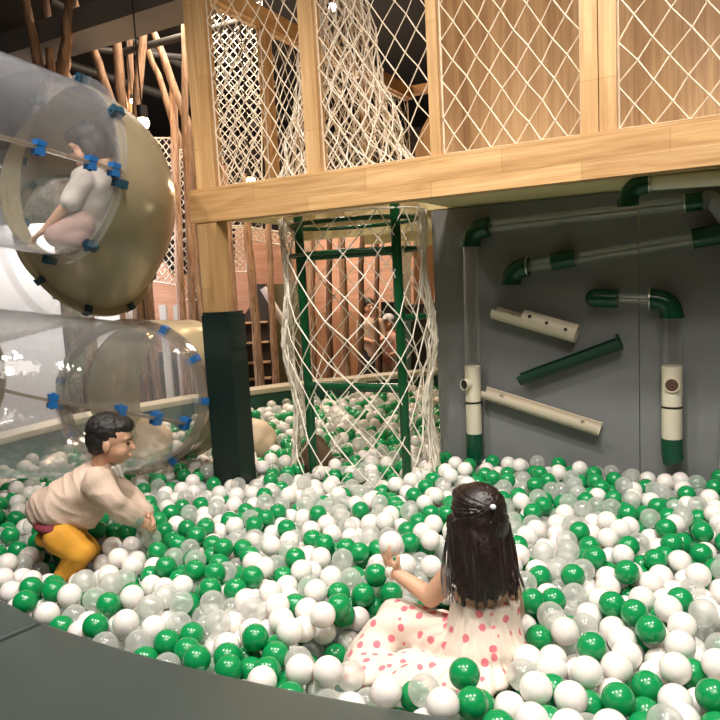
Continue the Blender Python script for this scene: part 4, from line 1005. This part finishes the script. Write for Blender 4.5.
# --- two people standing far behind the cage
def stander(lab, x, y, Y, f, top, bot, cap=None, s=1.0, arm=0.0):
    c = P(x, y, Y); rt = thing('person', lab, 'person', (c.x, c.y, 0)); f = Vector(f).normalized(); sd = Vector((0, 0, 1)).cross(f); mb = MB(); g, B = head(mb, c, f, (0, 0, 1), s)
    Zs = c.z - .16; H_ = c.z
    S = lambda dx, dz, df=0.0: Vector((c.x, c.y, dz)) + sd * dx + f * df
    mb.cap(S(0, Zs - .06), S(0, H_ * .50), .095, .090); mb.cap(S(0, Zs - .02), S(0, Zs + .05), .05, .038)
    hands = []
    for k in (-1, 1):
        s0 = S(.12 * k, Zs - .03); e0 = S(.16 * k, Zs - .20, .03); w0 = S(.06 * k, Zs - .24, .17)
        mb.cap(s0, e0, .040, .032); mb.cap(e0, w0, .030, .02); hand(mb, w0, f + sd * -.4 * k, -sd * k, k, 1.0, .4)
        mb.cap(S(.055 * k, H_ * .50), S(.065 * k, H_ * .27, .01), .07, .05); mb.cap(S(.065 * k, H_ * .27, .01), S(.065 * k, .07), .048, .032); mb.cap(S(.065 * k, .04), S(.065 * k, .035, .10), .035, .028)
    bd = remeshed(mb, .008, 3).build('body', SKIN, rt); face_parts(bd, g, B, s)
    mb = MB(); mb.cap(S(0, Zs - .06), S(0, H_ * .50), .118, .115)
    for k in (-1, 1): mb.cap(S(.12 * k, Zs - .03), S(.16 * k, Zs - .20, .03), .055, .045)
    remeshed(mb, .010, 5).build('top', top, rt)
    mb = MB(); mb.ell(S(0, H_ * .50), (.11, .11, .07))
    for k in (-1, 1): mb.cap(S(.055 * k, H_ * .50), S(.065 * k, H_ * .27, .01), .082, .062); mb.cap(S(.065 * k, H_ * .27, .01), S(.065 * k, .10), .06, .05)
    remeshed(mb, .010, 5).build('trousers', bot, rt)
    mb = MB(); mb.ell(g(-.02, 0, .036), (.094 * s, .084 * s, .078 * s), B); mb.ell(g(-.05, 0, -.01), (.06 * s, .08 * s, .08 * s), B)
    if cap: mb.cap(g(.04, 0, .05), g(.12, 0, .04), .035, .02)
    remeshed(mb, .008, 3).build('cap' if cap else 'hair', cap or HAIRM, rt)
stander('person in beige top and dark trousers standing far behind the rope cage', 369, 307, 8.3, (.4, -1, 0), plain('beige_top', (.60, .42, .30), .8), plain('dark_trousers', (.03, .035, .05), .8))
stander('person in a grey-white cap and pink top standing far behind the cage post', 388, 322, 8.6, (-.5, -1, 0), plain('pink_top', (.62, .33, .26), .8), plain('beige_trousers', (.50, .36, .25), .8), plain('grey_white_cap', (.50, .50, .50), .8), .95)
# ------------------------------------------------------------------ the balls
BR = .039
def inpoly(x, y, poly):
    c = False; n = len(poly)
    for i in range(n):
        x0, y0 = poly[i]; x1, y1 = poly[(i + 1) % n]
        if (y0 > y) != (y1 > y) and x < (x1 - x0) * (y - y0) / (y1 - y0) + x0: c = not c
    return c
front = [(p.x, p.y) for p in inner]; leftp = [(p.x, p.y) for p in in2]
shrink = lambda pts, d: [(p.x, p.y) for p in offs([Vector((a, c, 0)) for a, c in pts], d)]
bound = shrink(leftp[:-1] + front, -.05) + [(2.2, 1.1), (3.1, 1.4), (3.3, 3.0)]
bound += [(W(2.6, .70, 0).x, W(2.6, .70, 0).y), (W(.90, .70, 0).x, W(.90, .70, 0).y), (W(.88, .84, 0).x, W(.88, .84, 0).y), (W(1.6, .84, 0).x, W(1.6, .84, 0).y), (1.35, 6.1)]
bound += [(p.x, p.y) for p in offs(far, .05)][::-1]
rim_seg = [(Vector((a[0], a[1], 0)), Vector((c[0], c[1], 0))) for a, c in zip((leftp[:-1] + front)[:-1], (leftp[:-1] + front)[1:])]
# what the balls keep out of, in plan or in space
pad(W((pa0 + pa1) / 2, 0, 0), W((pa0 + pa1) / 2, 0, 1.2), .095)
for a in (rl, rr_): pad(W(a, LB, 0), W(a, LB, 1.7), .026)
pad(q(474, 462), q(472, 380), .045); pad(q(674, 466), q(672, 400), .048)
pad(bp[0], bp[0], .19); pad(bp[1], bp[1], .15); pad(bp[2], bp[2], .11)
for c_, r_ in ((bp[0], .19), (bp[1], .15), (bp[2], .10)): pad(c_ - Vector((0, 0, .1)), c_, r_)
pad(Vector((-2.45, 3.75, 0)), Vector((-2.45, 3.75, 2)), .045)
tube_c = l_pts + [C5 + n5 * .3]
def blocked(p):
    for a_, b_, r_ in PADS:
        d_ = b_ - a_; L2 = d_.length_squared; t = 0 if L2 < 1e-9 else min(1, max(0, (p - a_).dot(d_) / L2))
        if (p - a_ - d_ * t).length < r_ + BR * .85: return True
    for c_ in tube_c:                     # the wall of the lower slide tube
        k = (p - c_).length
        if TR - .05 < k < TR + .07 and c_.z - p.z > .1: return True
    return False
def surf(x, y):
    s = .435 + .018 * noise.noise(Vector((x * 1.1, y * 1.1, 0))) + .012 * noise.noise(Vector((x * 3, y * 3, 4)))
    s += .05 * max(0, min(1, (y - 4.6) / 1.2)) * (x < .9)
    s -= .02 * math.exp(-((x + .2) ** 2 + (y - 3.5) ** 2) / .2)
    return s
grid = {}; balls = []
CS = 2 * BR
def near(x, y, r=1):
    i, j = int(x // CS), int(y // CS)
    for a_ in range(i - r, i + r + 1):
        for b_ in range(j - r, j + r + 1):
            for k in grid.get((a_, b_), ()): yield balls[k]
def land(x, y):
    z = .2 + BR; D2 = 4 * BR * BR
    for q_ in near(x, y):
        d2 = (q_[0] - x) ** 2 + (q_[1] - y) ** 2
        if d2 < D2: z = max(z, q_[2] + math.sqrt(D2 - d2))
    return z
rb = random.Random(11)
minx, maxx = min(p[0] for p in bound), max(p[0] for p in bound); miny, maxy = min(p[1] for p in bound), max(p[1] for p in bound)
fails = 0; tries = 0
while tries < 60000 and fails < 3500:
    tries += 1
    x = rb.uniform(minx, maxx); y = rb.uniform(miny, maxy)
    if y < .3 or abs(x) > .62 * y + .35: continue
    if not inpoly(x, y, bound): continue
    z = land(x, y); st_ = .028
    for it in range(7):
        best = None
        for k in range(6):
            a_ = rb.random() * 6.283; nx, ny = x + math.cos(a_) * st_, y + math.sin(a_) * st_; nz = land(nx, ny)
            if nz < z - 1e-4 and (best is None or nz < best[2]) and inpoly(nx, ny, bound): best = (nx, ny, nz)
        if best: x, y, z = best
        else: st_ *= .6
    if z + BR > surf(x, y) + .012: fails += 1; continue
    if blocked(Vector((x, y, z))): continue
    fails = max(0, fails - 3)
    grid.setdefault((int(x // CS), int(y // CS)), []).append(len(balls)); balls.append((x, y, z))
print('balls', len(balls), 'tries', tries)
# colours: mixed but a little clumpy, as poured
NB = len(balls); colr = []
for (x, y, z) in balls:
    n_ = noise.noise(Vector((x * 4.5, y * 4.5, z * 4))) * .30; n2_ = noise.noise(Vector((x * 3.5 + 40, y * 3.5, z * 4))) * .25; u = rb.random()
    pg = .33 + n_; pc = .26 + n2_
    if x > .5 and y > 2.6: pg += .05; pc += .08
    colr.append('green' if u < pg else 'clear' if u < pg + max(.05, pc) else 'white')
# which of them the room sees, and how much of each (a depth pass over simple discs)
FR = np.array(_F); RTn = np.array(_RT); UPn = np.array(_UP); E0 = np.array(EYEP)
bp_ = np.array(balls) - E0; dep = bp_ @ FR; sx = 360 + FPX * (bp_ @ RTn) / dep; sy = 360 - FPX * (bp_ @ UPn) / dep; sr = FPX * BR / dep
ids = -np.ones((720, 720), int); zb = np.full((720, 720), 1e9)
for k in np.argsort(dep):
    r_ = sr[k]; x0, x1 = int(max(0, sx[k] - r_)), int(min(719, sx[k] + r_ + 1)); y0, y1 = int(max(0, sy[k] - r_)), int(min(719, sy[k] + r_ + 1))
    if x1 <= x0 or y1 <= y0: continue
    gx, gy = np.meshgrid(np.arange(x0, x1) + .5, np.arange(y0, y1) + .5)
    rr2 = (gx - sx[k]) ** 2 + (gy - sy[k]) ** 2; m_ = rr2 < r_ * r_
    dz = dep[k] - np.sqrt(np.maximum(0, 1 - rr2 / (r_ * r_))) * BR
    sub = zb[y0:y1, x0:x1]; si = ids[y0:y1, x0:x1]; m_ &= dz < sub; sub[m_] = dz[m_]; si[m_] = k
vis = np.bincount(ids[ids >= 0].ravel(), minlength=NB)
print('visible', int((vis > 0).sum()), {c: int(sum(1 for k in range(NB) if vis[k] > 3 and colr[k] == c)) for c in ('green', 'white', 'clear')})
# materials
BG = plain('green_ball_plastic', (.005, .265, .075), .22, Coat_Weight=.3, Subsurface_Weight=.0)
BW = plain('white_ball_plastic', (.84, .80, .76), .28, Coat_Weight=.2, Subsurface_Weight=.25, Subsurface_Scale=.02)
BC = clearmat('clear_ball_plastic', milk=.32, edge=.40, milkcol=(.90, .91, .88), rough=.12)
bmats = {'green': BG, 'white': BW, 'clear': BC}
def ball_mesh(name, mat, u=32, v=18):
    mb = MB(); bmesh.ops.create_uvsphere(mb.bm, u_segments=u, v_segments=v, radius=BR); me = bpy.data.meshes.new(name)
    for e_ in ():  pass
    mb.bm.to_mesh(me); mb.bm.free(); me.materials.append(mat)
    for p in me.polygons: p.use_smooth = True
    return me
bme = {c: ball_mesh(c + '_ball', bmats[c]) for c in bmats}
marks = [
 ('the kneeling child\'s reaching hands', b(152, 535)), ('the kneeling child\'s knees', b(88, 570)), ('the kneeling child\'s back', b(25, 530)), ('the seated child\'s raised hand', ballc),
 ('the dotted dress on its far side', P(400, 590, 2.3)), ('the hem of the dotted dress', P(400, 690, 1.66)), ('the right-hand side of the dotted dress', P(535, 650, 1.85)), ('the dress hem facing the kneeling child', P(335, 665, 1.85)),
 ('the seated child\'s hair ends', P(540, 600, 2.1)), ('the dark seam in the padded edge', inner[0]), ('the padded edge midway between the two children', PZ(200, 650, .43)), ('the padded edge just before the dotted dress', PZ(300, 680, .43)),
 ('the open patch in front of the kneeling child', PZ(190, 570, .43)), ('the open patch between both children', PZ(270, 600, .43)), ('the patch straight below the rope cage', PZ(350, 520, .43)), ('the foot of the rope cage', PZ(360, 478, .43)),
 ('the foot of the green padded post', PZ(224, 490, .43)), ('the open patch below the green padded post', PZ(250, 540, .43)), ('the exit ring of the clear slide tube', PZ(150, 490, .43)), ('the spot below the clear tube behind the kneeling child', PZ(20, 495, .43)),
 ('the pale boulder beside the padded post', bp[1]), ('the brown boulder behind the cage', bp[2]), ('the beige boulder in the slide exit', bp[0]), ('the foot of the tall pipe at the panel edge', PZ(475, 470, .43)),
 ('the foot of the panel between its two downpipes', PZ(570, 475, .43)), ('the foot of the downpipe with the brown port', PZ(672, 485, .43)), ('the open patch below the panel\'s tall pipe', PZ(540, 520, .43)), ('the open patch below the downpipe with the brown port', PZ(660, 540, .43)),
 ('the pit corner nearest the viewer beyond the dress', PZ(700, 700, .43)), ('the near patch beside the dotted dress', PZ(600, 690, .43)), ('the middle of the heap beyond the seated child\'s back', PZ(620, 610, .43)), ('the outermost patch level with the seated child', PZ(710, 610, .43)),
 ('the far barrier between post and cage', PZ(265, 412, .43)), ('the far barrier behind the cage', PZ(370, 405, .43)), ('the patch inside the foot of the cage', PZ(350, 440, .43)), ('the strip between cage and panel', PZ(432, 450, .43)),
 ('the padded edge straight below the dress', PZ(470, 712, .43)), ('the stretch between the cage foot and the raised ball', PZ(410, 500, .43)),
]
ordn = ['nearest', 'second-nearest', 'third-nearest', 'fourth-nearest', 'fifth-nearest', 'sixth-nearest', 'seventh-nearest', 'eighth-nearest', 'ninth-nearest', 'tenth-nearest', 'eleventh-nearest', 'twelfth-nearest', 'thirteenth-nearest', 'fourteenth-nearest', 'fifteenth-nearest']
chosen = []
for c in bmats:
    ks = [k for k in range(NB) if colr[k] == c and vis[k] > 6]; ks.sort(key=lambda k: -vis[k]); chosen += ks[:300]
cs_ = set(chosen)
look = {'green': 'glossy green', 'white': 'opaque white', 'clear': 'see-through'}
byreg = {}
for k in chosen:
    p = Vector(balls[k]); i = min(range(len(marks)), key=lambda j: (Vector((marks[j][1].x, marks[j][1].y)) - p.xy).length * (1 if marks[j][1].y < 3 else .8)); byreg.setdefault((colr[k], i), []).append(k)
for (c, i), ks in byreg.items():
    ks.sort(key=lambda k: (Vector(balls[k]).xy - marks[i][1].xy).length)
    for n_, k in enumerate(ks):
        o = bpy.data.objects.new(c + '_ball', bme[c]); COL.objects.link(o); o.location = balls[k]
        o.rotation_euler = (rb.random() * 6, rb.random() * 6, 0)
        base_l = '%s ball %s to %s' % (look[c], ordn[n_], marks[i][0]) if n_ < len(ordn) else '%s ball further out around %s' % (look[c], marks[i][0])
        tag(o, base_l, 'ball', '%s balls around %s' % (look[c], marks[i][0]))
hb = bpy.data.objects.new('white_ball', bme['white']); COL.objects.link(hb); hb.location = ballc; tag(hb, 'white ball held up in the raised hand of the seated child', 'ball')
# the rest of the balls, one object of each colour
for c in bmats:
    vs_hi = []; 
    tmpl = {}
    for lv in (2, 3):
        t = bmesh.new(); bmesh.ops.create_icosphere(t, subdivisions=lv, radius=BR); tmpl[lv] = (np.array([v.co[:] for v in t.verts]), np.array([[v.index for v in f.verts] for f in t.faces])); t.free()
    V_ = []; F_ = []; off = 0
    for k in range(NB):
        if colr[k] != c or k in cs_: continue
        v_, f_2 = tmpl[3 if vis[k] > 0 else 2]; V_.append(v_ + np.array(balls[k])); F_.append(f_2 + off); off += len(v_)
    V_ = np.concatenate(V_); F_ = np.concatenate(F_); me = bpy.data.meshes.new('ball_fill')
    me.vertices.add(len(V_)); me.vertices.foreach_set('co', V_.ravel()); me.loops.add(F_.size); me.loops.foreach_set('vertex_index', F_.ravel().astype(np.int32))
    me.polygons.add(len(F_)); me.polygons.foreach_set('loop_start', np.arange(0, F_.size, 3, dtype=np.int32)); me.update(calc_edges=True); me.polygons.foreach_set('use_smooth', np.ones(len(F_), bool))
    me.materials.append(bmats[c]); o = bpy.data.objects.new(c + '_ball_fill', me); COL.objects.link(o)
    tag(o, 'remaining %s balls deep down and far back in the pit' % look[c], 'balls', None, 'stuff')
